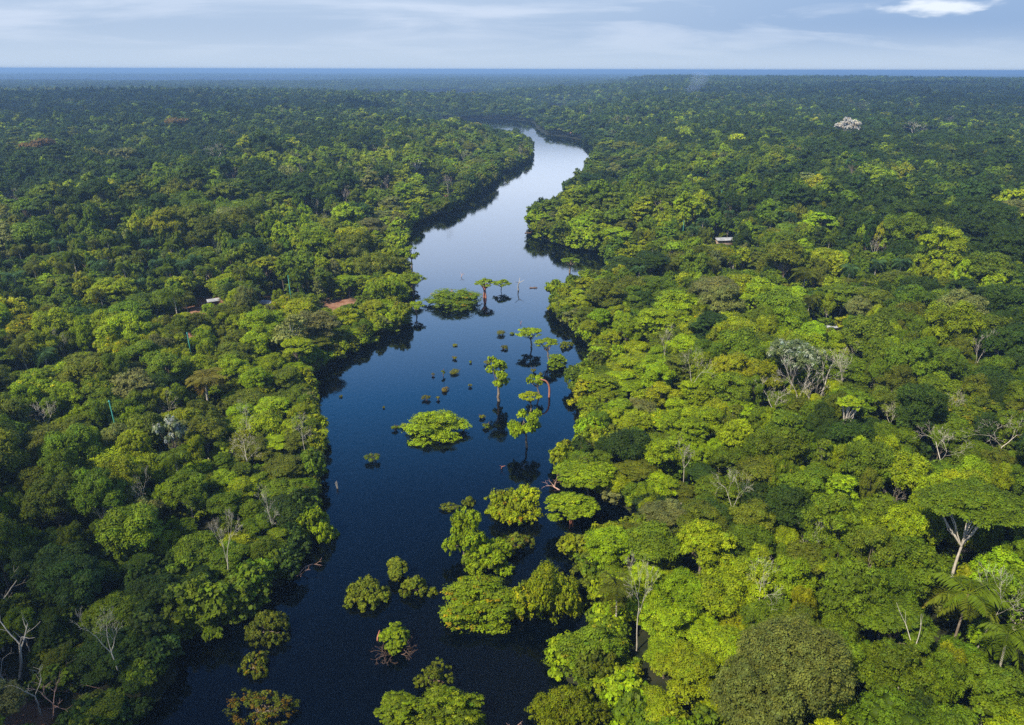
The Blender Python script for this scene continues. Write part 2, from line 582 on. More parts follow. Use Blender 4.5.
def tube(g, pts, rad, sides=6, cap=True):
    pts = np.asarray(pts, float); rad = np.asarray(rad, float)
    T = np.gradient(pts, axis=0)
    T /= np.linalg.norm(T, axis=1)[:, None] + 1e-9
    ref = np.array([0.0, 1.0, 0.0]) if abs(T[0, 1]) < 0.9 else np.array([1.0, 0, 0])
    A = np.cross(T, ref); A /= np.linalg.norm(A, axis=1)[:, None] + 1e-9
    B = np.cross(T, A)
    th = np.linspace(0, 2 * math.pi, sides, endpoint=False)
    ring = pts[:, None, :] + rad[:, None, None] * (np.cos(th)[None, :, None] * A[:, None, :] + np.sin(th)[None, :, None] * B[:, None, :])
    n = len(pts)
    V = ring.reshape(-1, 3)
    i = np.arange(n - 1)[:, None]; j = np.arange(sides)[None, :]; j2 = (j + 1) % sides
    F = np.stack([i * sides + j, i * sides + j2, (i + 1) * sides + j2, (i + 1) * sides + j], -1).reshape(-1, 4)
    g.add(V, F)
    if cap and sides == 6:
        e = (n - 1) * sides
        g.add(V[e:e + 6], np.array([[0, 1, 2, 3], [0, 3, 4, 5]]))


def rnd_dirs(rng, n):
    v = rng.normal(size=(n, 3))
    return v / np.linalg.norm(v, axis=1)[:, None]


def leaves(g, rng, P, N, size, C):
    """diamond leaf-clump faces at P with normals N"""
    n = len(P)
    N = N / (np.linalg.norm(N, axis=1)[:, None] + 1e-9)
    r = rnd_dirs(rng, n)
    A = np.cross(N, r); A /= np.linalg.norm(A, axis=1)[:, None] + 1e-9
    B = np.cross(N, A)
    s = np.asarray(size)
    if s.ndim == 0:
        s = np.full(n, float(s))
    s = s * rng.uniform(0.6, 1.35, n)
    a = A * s[:, None] * 0.62; b = B * s[:, None] * 0.40
    V = np.stack([P - a, P + b * 1.0 - a * 0.1, P + a, P - b - a * 0.1], 1).reshape(-1, 3)
    F = np.arange(4 * n).reshape(-1, 4)
    g.add(V, F, np.repeat(C, 4, 0))


def ico_blob(g, c, r, rng, C):
    """rough low inner body that stops light inside a clump"""
    nu, nv = 8, 5
    th = np.linspace(0, 2 * math.pi, nu, endpoint=False)
    ph = np.linspace(0.15, math.pi - 0.15, nv)
    P, T = np.meshgrid(ph, th, indexing='ij')
    k = 1 + rng.uniform(-0.15, 0.15, P.shape)
    V = np.stack([np.sin(P) * np.cos(T) * k, np.sin(P) * np.sin(T) * k, np.cos(P) * k], -1).reshape(-1, 3) * r + c
    i = np.arange(nv - 1)[:, None]; j = np.arange(nu)[None, :]; j2 = (j + 1) % nu
    F = np.stack([i * nu + j, (i + 1) * nu + j, (i + 1) * nu + j2, i * nu + j2], -1).reshape(-1, 4)
    F = np.vstack([F, [[0, 2, 4, 6]], [[nu * (nv - 1) + q for q in (6, 4, 2, 0)]]])
    g.add(V, F, np.tile(C, (len(V), 1)))


def crown(seed, style='dome', R=5.0, zc=9.5, Hc=3.8, nleaf=9000, lsize=0.34, tuft=0.55, core=True, hue=0.10, flecks=None, lobes_n=None, gap=0.0):
    """returns Geo of the crown and the list of lobe centres. R crown radius, zc centre height, Hc half height"""
    rng = np.random.default_rng(seed)
    g = Geo()
    if style == 'dome':
        nl = lobes_n or 17
        u = rnd_dirs(rng, nl * 3); u = u[u[:, 2] > -0.55][:nl]
        k = rng.uniform(0.50, 0.86, len(u))
        c = np.column_stack([u[:, 0] * R * k, u[:, 1] * R * k, zc + u[:, 2] * Hc * k * 0.95])
        lr = np.column_stack([rng.uniform(0.20, 0.40, len(u)) * R] * 3); lr[:, 2] *= rng.uniform(0.6, 0.85, len(u)) * min(1, Hc / R + 0.15)
        c = np.vstack([c, [[0, 0, zc + 0.05 * Hc]]]); lr = np.vstack([lr, [[0.5 * R, 0.5 * R, 0.55 * Hc]]])
    elif style == 'fine':        # even, cauliflower-like dome
        nl = lobes_n or 60
        u = rnd_dirs(rng, nl * 3); u = u[u[:, 2] > -0.15][:nl]
        c = np.column_stack([u[:, 0] * R * .83, u[:, 1] * R * .83, zc + u[:, 2] * Hc * .85])
        lr = np.column_stack([rng.uniform(0.13, 0.27, len(u)) * R] * 3)
        c = np.vstack([c, [[0, 0, zc]]]); lr = np.vstack([lr, [[0.86 * R, 0.86 * R, 0.84 * Hc]]])
    elif style == 'umbrella':    # thin wide parasol crown
        nl = lobes_n or 26
        a = rng.uniform(0, 2 * math.pi, nl); q = np.sqrt(rng.uniform(0.0, 1, nl)) * 0.86
        c = np.column_stack([np.cos(a) * q * R, np.sin(a) * q * R, zc + Hc * (0.75 - 1.1 * q ** 2) + rng.uniform(-.18, .12, nl) * Hc])
        lr = np.column_stack([rng.uniform(0.17, 0.3, nl) * R] * 3); lr[:, 2] *= 0.34
    elif style == 'layered':     # stacked flat sprays, low bushy trees at the water
        nl = lobes_n or 30
        h = rng.uniform(0, 1, nl) ** 0.8
        a = rng.uniform(0, 2 * math.pi, nl)
        q = np.sqrt(np.clip(1 - (h * 1.05 - 0.1) ** 2, 0.02, 1)) * rng.uniform(0.45, 0.82, nl)
        c = np.column_stack([np.cos(a) * q * R, np.sin(a) * q * R, zc - Hc * 0.8 + h * Hc * 1.7])
        lr = np.column_stack([rng.uniform(0.2, 0.36, nl) * R] * 3); lr[:, 2] *= 0.33
        c = np.vstack([c, [[0, 0, zc - .1 * Hc]]]); lr = np.vstack([lr, [[0.62 * R, 0.62 * R, 0.72 * Hc]]])
    elif style == 'open':        # separate clumps on visible limbs
        nl = lobes_n or 13
        u = rnd_dirs(rng, nl * 3); u = u[u[:, 2] > -0.55][:nl]
        k = rng.uniform(0.5, 0.9, len(u))
        c = np.column_stack([u[:, 0] * R * k, u[:, 1] * R * k, zc + u[:, 2] * Hc * k])
        lr = np.column_stack([rng.uniform(0.2, 0.36, len(u)) * R] * 3); lr[:, 2] *= 0.6
    elif style == 'shrub':
        nl = lobes_n or 14
        a = rng.uniform(0, 2 * math.pi, nl); q = np.sqrt(rng.uniform(0, 1, nl)) * 0.72
        c = np.column_stack([np.cos(a) * q * R, np.sin(a) * q * R, zc + Hc * (0.5 - q) * rng.uniform(0.4, 1.4, nl)])
        lr = np.column_stack([rng.uniform(0.2, 0.4, nl) * R] * 3); lr[:, 2] *= rng.uniform(0.6, 1.1, nl)
    nl = len(c)
    area = (lr[:, 0] ** 2); area /= area.sum()
    per = 26 if nleaf > 4000 else 14
    nt = max(nl, int(nleaf / per))
    li = rng.choice(nl, nt * 2, p=area)
    d = rnd_dirs(rng, nt * 2)
    up = rng.uniform(0, 1, nt * 2)
    d[:, 2] = np.where((d[:, 2] < -0.1) & (up < 0.7), -d[:, 2], d[:, 2])
    tc = c[li] + d * lr[li] * rng.uniform(0.80, 1.16, (nt * 2, 1))
    # drop tufts buried inside another lobe
    keep = np.ones(nt * 2, bool)
    for m in range(nl):
        q = (((tc - c[m]) / (lr[m] * 0.78)) ** 2).sum(1)
        keep &= ~((q < 1) & (li != m))
    if gap > 0:
        keep &= rng.uniform(0, 1, nt * 2) > gap * (0.5 + vnoise(tc[:, 0] * 0.9 + 50, tc[:, 2] * 0.9 + tc[:, 1] * 0.9 + 50, seed))
    idx = np.where(keep)[0][:nt]
    tc = tc[idx]; d = d[idx]; li = li[idx]
    nt = len(idx)
    lobeb = rng.uniform(0.80, 1.20, nl)
    tb = rng.normal(1, 0.17, nt) * lobeb[li]
    th = rng.normal(0, hue, nt)
    L = per
    rep = np.repeat(np.arange(nt), L)
    tr = tuft * rng.uniform(0.6, 1.3, nt)
    off = rnd_dirs(rng, nt * L) * (rng.uniform(0, 1, (nt * L, 1)) ** 0.5) * tr[rep][:, None]
    flat = 0.35 if style in ('umbrella', 'layered') else 0.7
    off[:, 2] *= flat
    P = tc[rep] + off
    upw = 0.9 if style in ('umbrella', 'layered') else 0.45
    N = d[rep] * (0.3 if upw > .5 else 0.45) + off / (tr[rep][:, None] + 1e-6) * 0.9 + np.array([0, 0, upw]) + rnd_dirs(rng, nt * L) * 0.55
    b = np.clip(tb[rep] * rng.normal(1, 0.10, nt * L), 0.45, 1.7)
    h = th[rep]
    C = np.column_stack([b * (1 + h * 0.8), b * (1 + h * 0.2), b * (1 - h), np.ones(len(b))])
    if flecks is not None:       # dead or flowering sprays: (share, rgb multiplier)
        share, mult = flecks
        f = (rng.uniform(0, 1, nt) < share)[rep]
        C[f, :3] *= np.array(mult)
    leaves(g, rng, P, N, lsize, np.clip(C, 0.02, 6))
    if core:
        for m in range(nl):
            ico_blob(g, c[m], lr[m] * (0.64 if style != 'open' else 0.5), rng, np.array([0.55, 0.55, 0.55, 1]))  # darker core colour paints the shade deep inside the crown
    return g, c, lr


def limbs(seed, c, H, zc, r0=0.28, fork=0.55, sides=6, lean=(0, 0), stems=1, wig=0.25, spread=0.0):
    rng = np.random.default_rng(seed + 999)
    g = Geo()
    z0 = -0.6
    zf = zc * fork
    tops = []
    for s in range(stems):
        a = rng.uniform(0, 6.28)
        b = np.array([math.cos(a) * spread, math.sin(a) * spread, z0]) if stems > 1 else np.array([0, 0, z0])
        t = np.array([lean[0] * .6, lean[1] * .6, zf]) + (b * [0.6, 0.6, 0] if stems > 1 else 0)
        k = np.linspace(0, 1, 6)[:, None]
        pts = b + (t - b) * k
        pts[1:-1, :2] += rng.normal(0, wig * 0.3, (4, 2))
        tube(g, pts, np.linspace(r0 * 1.25, r0 * 0.75, 6) / (stems ** 0.5), sides)
        tops.append(t)
    order = rng.permutation(len(c))[:14]
    for q, m in enumerate(order):
        t = tops[q % len(tops)]
        e = c[m]
        k = np.linspace(0, 1, 6)[:, None]
        pts = t + (e - t) * k
        mid = np.sin(k[:, 0] * math.pi)
        pts[:, 2] += mid * 0.12 * abs(e[2] - t[2]) * (-1 if rng.random() < .3 else 1) * 0.4
        pts[1:-1] += rng.normal(0, wig * 0.5, (4, 3))
        tube(g, pts, np.linspace(r0 * 0.5, r0 * 0.12, 6), 5, False)
    return g


def branching(seed, H=12.0, r0=0.22, spread=0.5, levels=4, kids=(3, 4), bend=0.25, up=0.35, lean=(0, 0), first=0.45, rmin=0.02, nseg=5, shrink=0.62):
    """bare branching skeleton"""
    rng = np.random.default_rng(seed)
    g = Geo(); tips = []

    def grow(p, d, L, r, lv):
        n = nseg
        pts = [p]
        dd = d.copy()
        for _ in range(n):
            dd = dd + rng.normal(0, bend * 0.35, 3) + np.array([0, 0, up * 0.12])
            dd /= np.linalg.norm(dd)
            pts.append(pts[-1] + dd * L / n)
        r1 = max(r * 0.55, rmin * .7)
        tube(g, pts, np.linspace(r, r1, n + 1), 6 if lv < 2 else 4, lv < 2)
        if lv >= levels:
            tips.append(pts[-1]); return
        k = rng.integers(kids[0], kids[1] + 1)
        a0 = rng.uniform(0, 6.28)
        for q in range(k):
            f = rng.uniform(0.45, 1.0) if q else 1.0
            if lv == 0:
                f = rng.uniform(0.8, 1.0) if q else 1.0
            i = min(n, max(1, int(round(f * n))))
            a = a0 + q * 6.28 / k + rng.normal(0, 0.4)
            x = np.cross(dd, [0, 0, 1.0]) if abs(dd[2]) < .95 else np.array([1.0, 0, 0])
            x /= np.linalg.norm(x); y = np.cross(dd, x)
            nd = dd + spread * rng.uniform(0.7, 1.4) * (math.cos(a) * x + math.sin(a) * y)
            nd /= np.linalg.norm(nd)
            grow(pts[i], nd, L * shrink * rng.uniform(0.75, 1.2), max(r1 * rng.uniform(.6, .85), rmin), lv + 1)
    d0 = np.array([lean[0], lean[1], 1.0]); d0 /= np.linalg.norm(d0)
    grow(np.array([0, 0, -0.5]), d0, H * first, r0, 0)
    return g, np.array(tips)


def frond(g, rng, base, az, L, rise, droop, npair=22, C=(1, 1, 1)):
    """one arching palm leaf with hanging leaflets"""
    n = 10
    k = np.linspace(0, 1, n + 1)
    hx = L * (k * 0.95 - 0.12 * k ** 2)
    hz = rise * k * L - droop * L * k ** 2.1
    D = np.array([math.cos(az), math.sin(az), 0]); S = np.array([-math.sin(az), math.cos(az), 0])
    spine = base + hx[:, None] * D + hz[:, None] * np.array([0, 0, 1.0])
    tube(g, spine, np.linspace(0.05, 0.012, n + 1) * L / 4, 4, False)
    g.C[-1][:, :3] = np.array([1.2, 1.1, .9])
    t = np.repeat(np.linspace(0.14, 0.99, npair), 2)
    side = np.tile([1, -1], npair)
    P = np.stack([np.interp(t, k, spine[:, i]) for i in range(3)], 1)
    ll = L * 0.30 * np.sin(np.clip(t * 1.05, 0, 1) * math.pi * 0.86 + 0.25) + 0.08 * L
    wd = L * 0.028
    dirv = side[:, None] * S + D * 0.45 + np.array([0, 0, -0.35]) + rng.normal(0, 0.12, (len(t), 3))
    dirv /= np.linalg.norm(dirv, axis=1)[:, None]
    tip = P + dirv * ll[:, None] + np.array([0, 0, -0.16]) * ll[:, None]
    mid = P + dirv * ll[:, None] * 0.5
    w = D * wd
    V = np.stack([P, mid - w, tip, mid + w], 1).reshape(-1, 3)
    F = np.arange(len(V)).reshape(-1, 4)
    b = rng.normal(1, .12, len(t))
    Cc = np.column_stack([b * C[0], b * C[1], b * C[2], np.ones(len(t))])
    g.add(V, F, np.repeat(Cc, 4, 0))


def palm(seed, H=11.0, L=3.8, nf=16, lod=1.0, separate=False):
    rng = np.random.default_rng(seed)
    gt = Geo()
    lean = rng.normal(0, 0.35, 2)
    k = np.linspace(0, 1, 8)[:, None]
    pts = np.column_stack([lean[0] * k[:, 0] ** 2, lean[1] * k[:, 0] ** 2, -0.5 + (H + 0.5) * k[:, 0]])
    tube(gt, pts, np.linspace(0.2, 0.13, 8), 6)
    out = []
    g = Geo()
    for i in range(nf):
        if separate and i:
            g = Geo()
        a = i * 2.399 + rng.normal(0, 0.15)
        q = i / nf
        frond(g, rng, pts[-1], a, L * rng.uniform(0.85, 1.1), 0.95 - 0.95 * q + rng.normal(0, .06), 0.75 + 0.25 * rng.random(), int(20 * lod) + 4,
              (1.0 + 0.35 * (q > 0.9), 1.0, 1.0))
        if separate:
            out.append(g)
    return gt, (out if separate else g)


# ------------------------------------------------------------------ prototype meshes
PR = {}


def proto(key, gc, gt=None, bark=M_BARK):
    PR[key] = (gc.mesh('crown_mesh', M_LEAF) if gc is not None else None, gt.mesh('trunk_mesh', bark, True) if gt is not None else None)


NEAR = []       # nominal R 5, height 14
for i, (st, kw) in enumerate([
    ('dome', {}), ('dome', {'lobes_n': 36}), ('dome', {'Hc': 5.4, 'zc': 8.2}), ('dome', {'lobes_n': 20, 'gap': .3}), ('open', {'lobes_n': 26, 'gap': 0.2}),
    ('open', {'lobes_n': 34, 'Hc': 5.4, 'zc': 8.2}), ('layered', {'lobes_n': 40}), ('umbrella', {'Hc': 3.0, 'zc': 11.0, 'lobes_n': 40}), ('dome', {'tuft': 0.9, 'lsize': .34, 'Hc': 5.0}),
    ('dome', {'lobes_n': 44, 'tuft': 0.45, 'lsize': .21, 'hue': .07}), ('layered', {'Hc': 5.2, 'zc': 8.4, 'lobes_n': 48}), ('dome', {'flecks': (0.06, (2.3, 1.6, 2.4)), 'gap': .2})]):
    a = dict(R=5.0, zc=8.4, Hc=4.9, nleaf=22000, lsize=0.24, tuft=0.60, lobes_n=26, gap=.15)
    a.update(kw)
    g, c, lr = crown(100 + i, st, **a)
    t = limbs(100 + i, c, 14, a['zc'])
    proto(f'near{i}', g, t, M_PALEBARK if i % 3 == 0 else M_BARK)
    NEAR.append(f'near{i}')
MID = []
for i, (st, kw) in enumerate([
    ('dome', {}), ('dome', {'lobes_n': 32}), ('dome', {'Hc': 5.4, 'zc': 8.2}), ('open', {'lobes_n': 28}), ('layered', {'lobes_n': 36}), ('umbrella', {'Hc': 3.0, 'zc': 10.8, 'lobes_n': 34}),
    ('dome', {'lobes_n': 16, 'gap': .2}), ('dome', {'lobes_n': 38, 'tuft': .5})]):
    a = dict(R=5.0, zc=8.6, Hc=4.8, nleaf=5600, lsize=0.43, tuft=0.75, lobes_n=24, gap=.15)
    a.update(kw)
    g, c, lr = crown(200 + i, st, **a)
    proto(f'mid{i}', g, limbs(200 + i, c, 14, a['zc']), M_BARK)
    MID.append(f'mid{i}')
FAR = []
for i, (st, kw) in enumerate([('dome', {}), ('dome', {'lobes_n': 12}), ('dome', {'Hc': 4.6, 'zc': 9.2}), ('layered', {'lobes_n': 14}), ('dome', {'lobes_n': 9}), ('umbrella', {'Hc': 2.6, 'zc': 10.6})]):
    a = dict(R=5.0, zc=9.4, Hc=3.9, nleaf=800, lsize=1.08, tuft=0.9, lobes_n=10)
    a.update(kw)
    g, c, lr = crown(300 + i, st, **a)
    proto(f'far{i}', g)
    FAR.append(f'far{i}')


def patch(seed, size=62.0):
    """a plot of distant forest, several tens of crowns with their own greens"""
    rng = np.random.default_rng(seed)
    G = Geo()
    n = 7
    for ix in range(n):
        for iy in range(n):
            x = (ix + rng.uniform(.1, .9)) * size / n - size / 2; y = (iy + rng.uniform(.1, .9)) * size / n - size / 2
            g, c, lr = crown(int(rng.integers(1e6)), 'dome', R=5.0, zc=9.4, Hc=4.0, nleaf=170, lsize=2.3, tuft=1.1, lobes_n=5, core=False)
            s = rng.uniform(0.85, 1.7); sz = rng.uniform(1.0, 1.65)
            b = rng.uniform(0.72, 1.3); hh = rng.normal(0, .08)
            for V, F, C in zip(g.V, g.F, g.C):
                C = C.copy(); C[:, :3] *= np.array([b * (1 + hh), b, b * (1 - hh)])
                G.V.append(V * [s, s, sz] + [x, y, 0]); G.F.append(F + G.n - 0); G.C.append(C)
                # F of a single-chunk crown starts at 0
                G.n += len(V)
    return G


PATCH = []
for i in range(5):
    proto(f'patch{i}', patch(700 + i))
    PATCH.append(f'patch{i}')
for i in range(4):
    gt, g = palm(400 + i, H=9.5 + i, L=4.2, nf=15)
    proto(f'palm{i}', g, gt, M_PALEBARK)
for i in range(2):
    gt, g = palm(420 + i, H=9.5 + i, L=4.4, nf=13, lod=0.35)
    proto(f'palmfar{i}', g, gt)
for i in range(4):
    g, tips = branching(500 + i, H=14, r0=0.17, levels=5, rmin=.012, kids=(2, 4), spread=[.45, .7, .6, .8][i], first=[.5, .4, .3, .45][i])
    proto(f'dead{i}', None, g, M_DEAD)
PALMS = [f'palm{i}' for i in range(4)]

# ------------------------------------------------------------------ colours of the canopy (by stand: leaves' own colour, with cloud shade put into the darker ones)
C_BRIGHT = np.array([0.172, 0.242, 0.003])
C_YEL = np.array([0.182, 0.220, 0.003])
C_MID = np.array([0.090, 0.136, 0.004])
C_DARK = np.array([0.030, 0.056, 0.004])
C_OLIVE = np.array([0.094, 0.116, 0.006])
C_GREY = np.array([0.130, 0.145, 0.036])
C_BLUE = np.array([0.038, 0.072, 0.008])
# stands: pixel position on the canopy, radius in metres, weights (bright, yellow, mid, dark, olive, grey, bluish)
STANDS = [
    (640, 400, 45, (6, 3, 2, .3, .6, .1, .2)), (620, 470, 28, (7, 3, 1, .1, .5, .1, .1)), (600, 300, 45, (5, 3, 3, .4, .6, .1, .2)), (575, 225, 60, (5, 1.5, 4, .7, .5, .1, .3)),
    (650, 560, 18, (4, 3, 3, .5, 1, .1, .1)), (700, 640, 18, (4, 3, 3, .8, 1.5, .2, .2)), (760, 460, 40, (2, 1, 4, 1.5, .7, .1, .5)), (850, 560, 35, (1.5, 1, 4, 2.2, .6, .1, .6)),
    (950, 420, 60, (1.3, 1, 4, 2, 1, .1, .5)), (960, 660, 25, (2, 1.5, 4, 1.5, .6, .1, .3)), (800, 300, 80, (2, 1.6, 4, 1.5, 1.5, .2, .4)), (930, 240, 90, (.4, .3, 3, 8, .5, .1, 1)),
    (700, 250, 70, (2.5, 1.6, 4, 1, 1.5, .2, .4)), (700, 170, 160, (1, .7, 4, 4.5, 1, .2, 1)), (900, 150, 260, (.4, .4, 2, 11, .6, .2, 1)), (600, 120, 200, (.3, .2, 3, 7, .5, .4, 2)),
    (150, 240, 90, (1.4, 1.2, 4, 2, 1.4, .3, .8)), (80, 180, 130, (.3, .3, 2, 11, .6, .2, 1.4)), (250, 150, 200, (.6, .5, 2.5, 9, .6, .2, 1)), (100, 340, 45, (4, 3.5, 4, .5, 1.6, .1, .2)),
    (250, 340, 40, (4, 3, 4, .4, 2, .3, .2)), (330, 315, 30, (5, 3, 3, .3, 1.5, .3, .1)), (360, 240, 60, (6, 3.5, 3, .2, 1.5, .7, .1)), (400, 170, 90, (3.5, 2, 4, .8, 1, .6, .3)), (470, 150, 120, (3.5, 1.6, 4, .8, .8, .5, .3)),
    (80, 440, 40, (2, 1.6, 4, 1.6, 1.5, .3, .4)), (230, 420, 35, (3.5, 3, 4, .5, 2, .5, .2)), (200, 500, 25, (1.5, 1.5, 4, 1.5, 2, .4, .4)), (60, 540, 25, (.5, .6, 3, 4, 1.2, .3, .6)),
    (230, 570, 20, (.6, .4, 4, 3, 1, .5, 1)), (100, 620, 20, (.5, .5, 3, 4, 1.2, .6, 1)), (130, 690, 15, (.5, .4, 4, 3, 1, .2, 1))]
SW = np.array([at(px, py, 10) + (rr,) for px, py, rr, w in STANDS])
SWT = np.array([w for *_, w in STANDS], float)
PAL = np.array([C_BRIGHT, C_YEL, C_MID, C_DARK, C_OLIVE, C_GREY, C_BLUE])
PALN = ['bright green', 'yellow-green', 'mid green', 'dark green', 'olive green', 'grey-green', 'bluish green']


def tints(x, y, rng):
    x = np.asarray(x); y = np.asarray(y)
    d = ((x[:, None] - SW[:, 0]) ** 2 + (y[:, None] - SW[:, 1]) ** 2) / (SW[:, 2] ** 2)
    w = 1 / (d + 0.15) ** 2
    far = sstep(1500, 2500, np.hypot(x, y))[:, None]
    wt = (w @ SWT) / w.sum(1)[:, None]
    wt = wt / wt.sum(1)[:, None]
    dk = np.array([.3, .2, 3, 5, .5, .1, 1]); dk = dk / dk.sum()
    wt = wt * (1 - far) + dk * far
    # small groves share a colour
    u = 0.55 * rng.uniform(0, 1, len(x)) + 0.45 * np.clip((fbm(x / 22, y / 22, 77, 2) - .5) * 1.6 + .5, 0, 1)
    u = np.clip((u - 0.5) * 1.25 + 0.5, 0, 0.9999)
    # order palette from light to dark so grove noise makes light and dark groves
    order = [0, 1, 5, 4, 2, 6, 3]
    cw = np.cumsum(wt[:, order], 1)
    idx = (u[:, None] > cw).sum(1).clip(0, 6)
    k = np.array(order)[idx]
    c = PAL[k] * rng.uniform(0.82, 1.2, (len(x), 1))
    c = c * (1 + rng.normal(0, 0.04, (len(x), 3)))
    return c, k

# ------------------------------------------------------------------ placing by landmark
ROOTS = {}


def ground_at_px(px, py, h):
    """point whose height above the ground is h and which is seen in the direction (px, py)"""
    gz = 3.0
    for _ in range(6):
        x, y = at(px, py, gz + h)
        gz = 0.5 * gz + 0.5 * float(ground_z(np.array([x]), np.array([y]))[0])
    return x, y, max(gz, 0.0)


def root(kind, x, y, z, label, cat, group=None, rz=0.0, s=(1, 1, 1)):
    o = bpy.data.objects.new(kind, None)
    o.empty_display_size = 0.5
    COL.objects.link(o)
    o.location = (x, y, z); o.rotation_euler = (0, 0, rz); o.scale = s
    o['label'] = label; o['category'] = cat
    if group:
        o['group'] = group
    return o


def copy_thing(kind, key, x, y, z, rz, s, tint, label, cat, group, parts=('crown', 'trunk')):
    r = root(kind, x, y, z, label, cat, group, rz, s)
    for nm, me in zip(parts, PR[key]):
        if me is None:
            continue
        c = bpy.data.objects.new(nm, me)
        COL.objects.link(c)
        c.parent = r
        if nm != 'trunk' or tint is not None:
            c['tint'] = [float(t) for t in tint] + [1.0] if tint is not None else [1.0] * 4
    return r


SEEN = [at(340, 303, 1) + (1.0, 6.0)]        # (x, y, lowest height seen, half width): only low growth stands in front
TAKEN = []       # (x, y, radius) kept free of the scattered forest


def tree_box(kind, cat, label, box, col, style='dome', base=None, hc=9.0, seed=1, nleaf=5000, lsize=None, bark=M_BARK, stems=1, r0=0.2, group=None, twigs=None, keep=0.75, **kw):
    """box = crown in the photo (x0, y0, x1, y1); base = where the stem meets the water (px, py)"""
    x0, y0, x1, y1 = box
    cx, cy = (x0 + x1) / 2, (y0 + y1) / 2
    if base is not None and base[1] - y1 < 5:      # the crown comes down to the water: its front edge is what shows, not its foot
        th = math.radians(22.96) + math.atan((base[1] - 362.5) / FPX)
        hy = (y1 - y0) / 2
        base = (base[0], base[1] - .75 * min((x1 - x0) / 2 * math.sin(th), hy * .72))
    if base is not None:
        x, y = at(base[0], base[1], 0)
        gz = 0.0
    else:
        x, y, gz = ground_at_px(cx, cy, hc)
    D = Vector((x, y, gz + (hc if base is None else 0) - CAM_Z))
    F = Vector((0, math.cos(PITCH), -math.sin(PITCH)))
    zc_ = D.dot(F)
    mpp = zc_ / FPX
    dep = math.atan2(CAM_Z - gz - (hc if base is None else 2), math.hypot(x, y))
    R = (x1 - x0) / 2 * mpp
    half = (y1 - y0) / 2 * mpp
    Hc = math.sqrt(max(half ** 2 - (R * math.sin(dep)) ** 2, (0.3 * R) ** 2)) / math.cos(dep)
    if style == 'umbrella':
        Hc = max(0.22 * R, min(Hc, 0.5 * R))
    lean = (0, 0)
    if base is not None:
        zc = ((base[1] - cy) * mpp) / math.cos(dep)
        zc = max(zc, Hc * 0.45)
        lean = ((cx - base[0]) * mpp, 0)
    else:
        zc = hc
    ls = lsize or max(0.16, min(0.34, 2.0 * mpp))
    rs_ = R * math.sin(dep)
    squash = min(1.0, max(0.45, 0.72 * half / rs_))
    Hc = math.sqrt(max(half ** 2 - (rs_ * squash) ** 2, (0.25 * R) ** 2)) / math.cos(dep)
    if style == 'umbrella':
        Hc = max(0.22 * R, min(Hc, 0.5 * R))
    g, c, lr = crown(seed, style, R=R, zc=zc, Hc=Hc, nleaf=int(nleaf * 1.6), lsize=ls * .78, tuft=max(0.2, R * 0.10), **kw)
    allv = np.vstack(g.V)
    ex = np.percentile(allv[:, 0], 98.5) - np.percentile(allv[:, 0], 1.5); x0_ = (np.percentile(allv[:, 0], 98.5) + np.percentile(allv[:, 0], 1.5)) / 2
    ez = np.percentile(allv[:, 2], 99) - np.percentile(allv[:, 2], 1); z0_ = (np.percentile(allv[:, 2], 99) + np.percentile(allv[:, 2], 1)) / 2
    fx_ = 1.9 * R / ex; fz_ = (2 * Hc / ez) if style != 'umbrella' else 1.0
    z1_ = zc if style != 'umbrella' else z0_
    for V in g.V:
        V[:, 0] = (V[:, 0] - x0_) * fx_; V[:, 1] *= squash * fx_
        V[:, 2] = (V[:, 2] - z0_) * fz_ + z1_
        V[:, 0] += lean[0]
    c = c.copy(); c[:, 0] = (c[:, 0] - x0_) * fx_; c[:, 1] *= squash * fx_; c[:, 2] = (c[:, 2] - z0_) * fz_ + z1_; c[:, 0] += lean[0]
    t = limbs(seed, c, 0, max(zc, 0.6), r0=r0, lean=lean, stems=stems, spread=R * 0.12 if stems > 1 else 0)
    if twigs:
        tt, _ = twigs
        for V, Fq, C in zip(tt.V, tt.F, tt.C):
            t.V.append(V); t.F.append(Fq + t.n); t.C.append(C)
        t.n += tt.n
    r = root(kind, x, y, gz, label, cat, group)
    link('crown', g.mesh('crown_mesh', M_LEAF), parent=r, tint=col)
    link('trunk', t.mesh('trunk_mesh', bark, True), parent=r)
    TAKEN.append((x + lean[0], y, R * keep))
    if base is None:
        SEEN.append((x, y, gz + hc - Hc * .5, R * .8))
    return r


G_WATER = 'trees standing in the river'
T = lambda *a, **k: tree_box('flooded_tree', 'tree', *a, group=G_WATER, **k)
T('low domed bright green tree, broad and alone in mid-river', (401, 411, 467, 443), C_BRIGHT * 1.1, 'layered', base=(434, 441), seed=11, nleaf=9000, bark=M_DRIFT, stems=4)
T('round-topped river tree with dark forked trunk, above its mirrored shadow', (508, 411, 540, 434), C_BRIGHT, 'open', base=(527, 447), seed=12, nleaf=4500, r0=.25)
T('tall narrow bright tree on a bare dark trunk, mid-river', (488, 360, 508, 390), C_BRIGHT, 'open', base=(499, 401), seed=13, nleaf=4500, lobes_n=18, r0=.35)
T('small pale yellow-green tree just above the dark-trunked round one', (519, 391, 541, 402), C_YEL * 1.1, 'umbrella', base=(531, 411), seed=14, nleaf=2500, r0=.2)
T('small tree beside the bare red curved stem', (526, 375, 543, 386), C_BRIGHT, 'open', base=(541, 396), seed=15, nleaf=2200, r0=.2)
T('round dull green bush in the water near the right bank shade', (548, 354, 569, 369), C_MID * 1.3, 'layered', base=(559, 369), seed=16, nleaf=2500, stems=3)
T('parasol tree on a crooked dark trunk over the round dull bush', (535, 338, 557, 348), C_BRIGHT * .85, 'umbrella', base=(549, 361), seed=17, nleaf=3000, r0=.25)
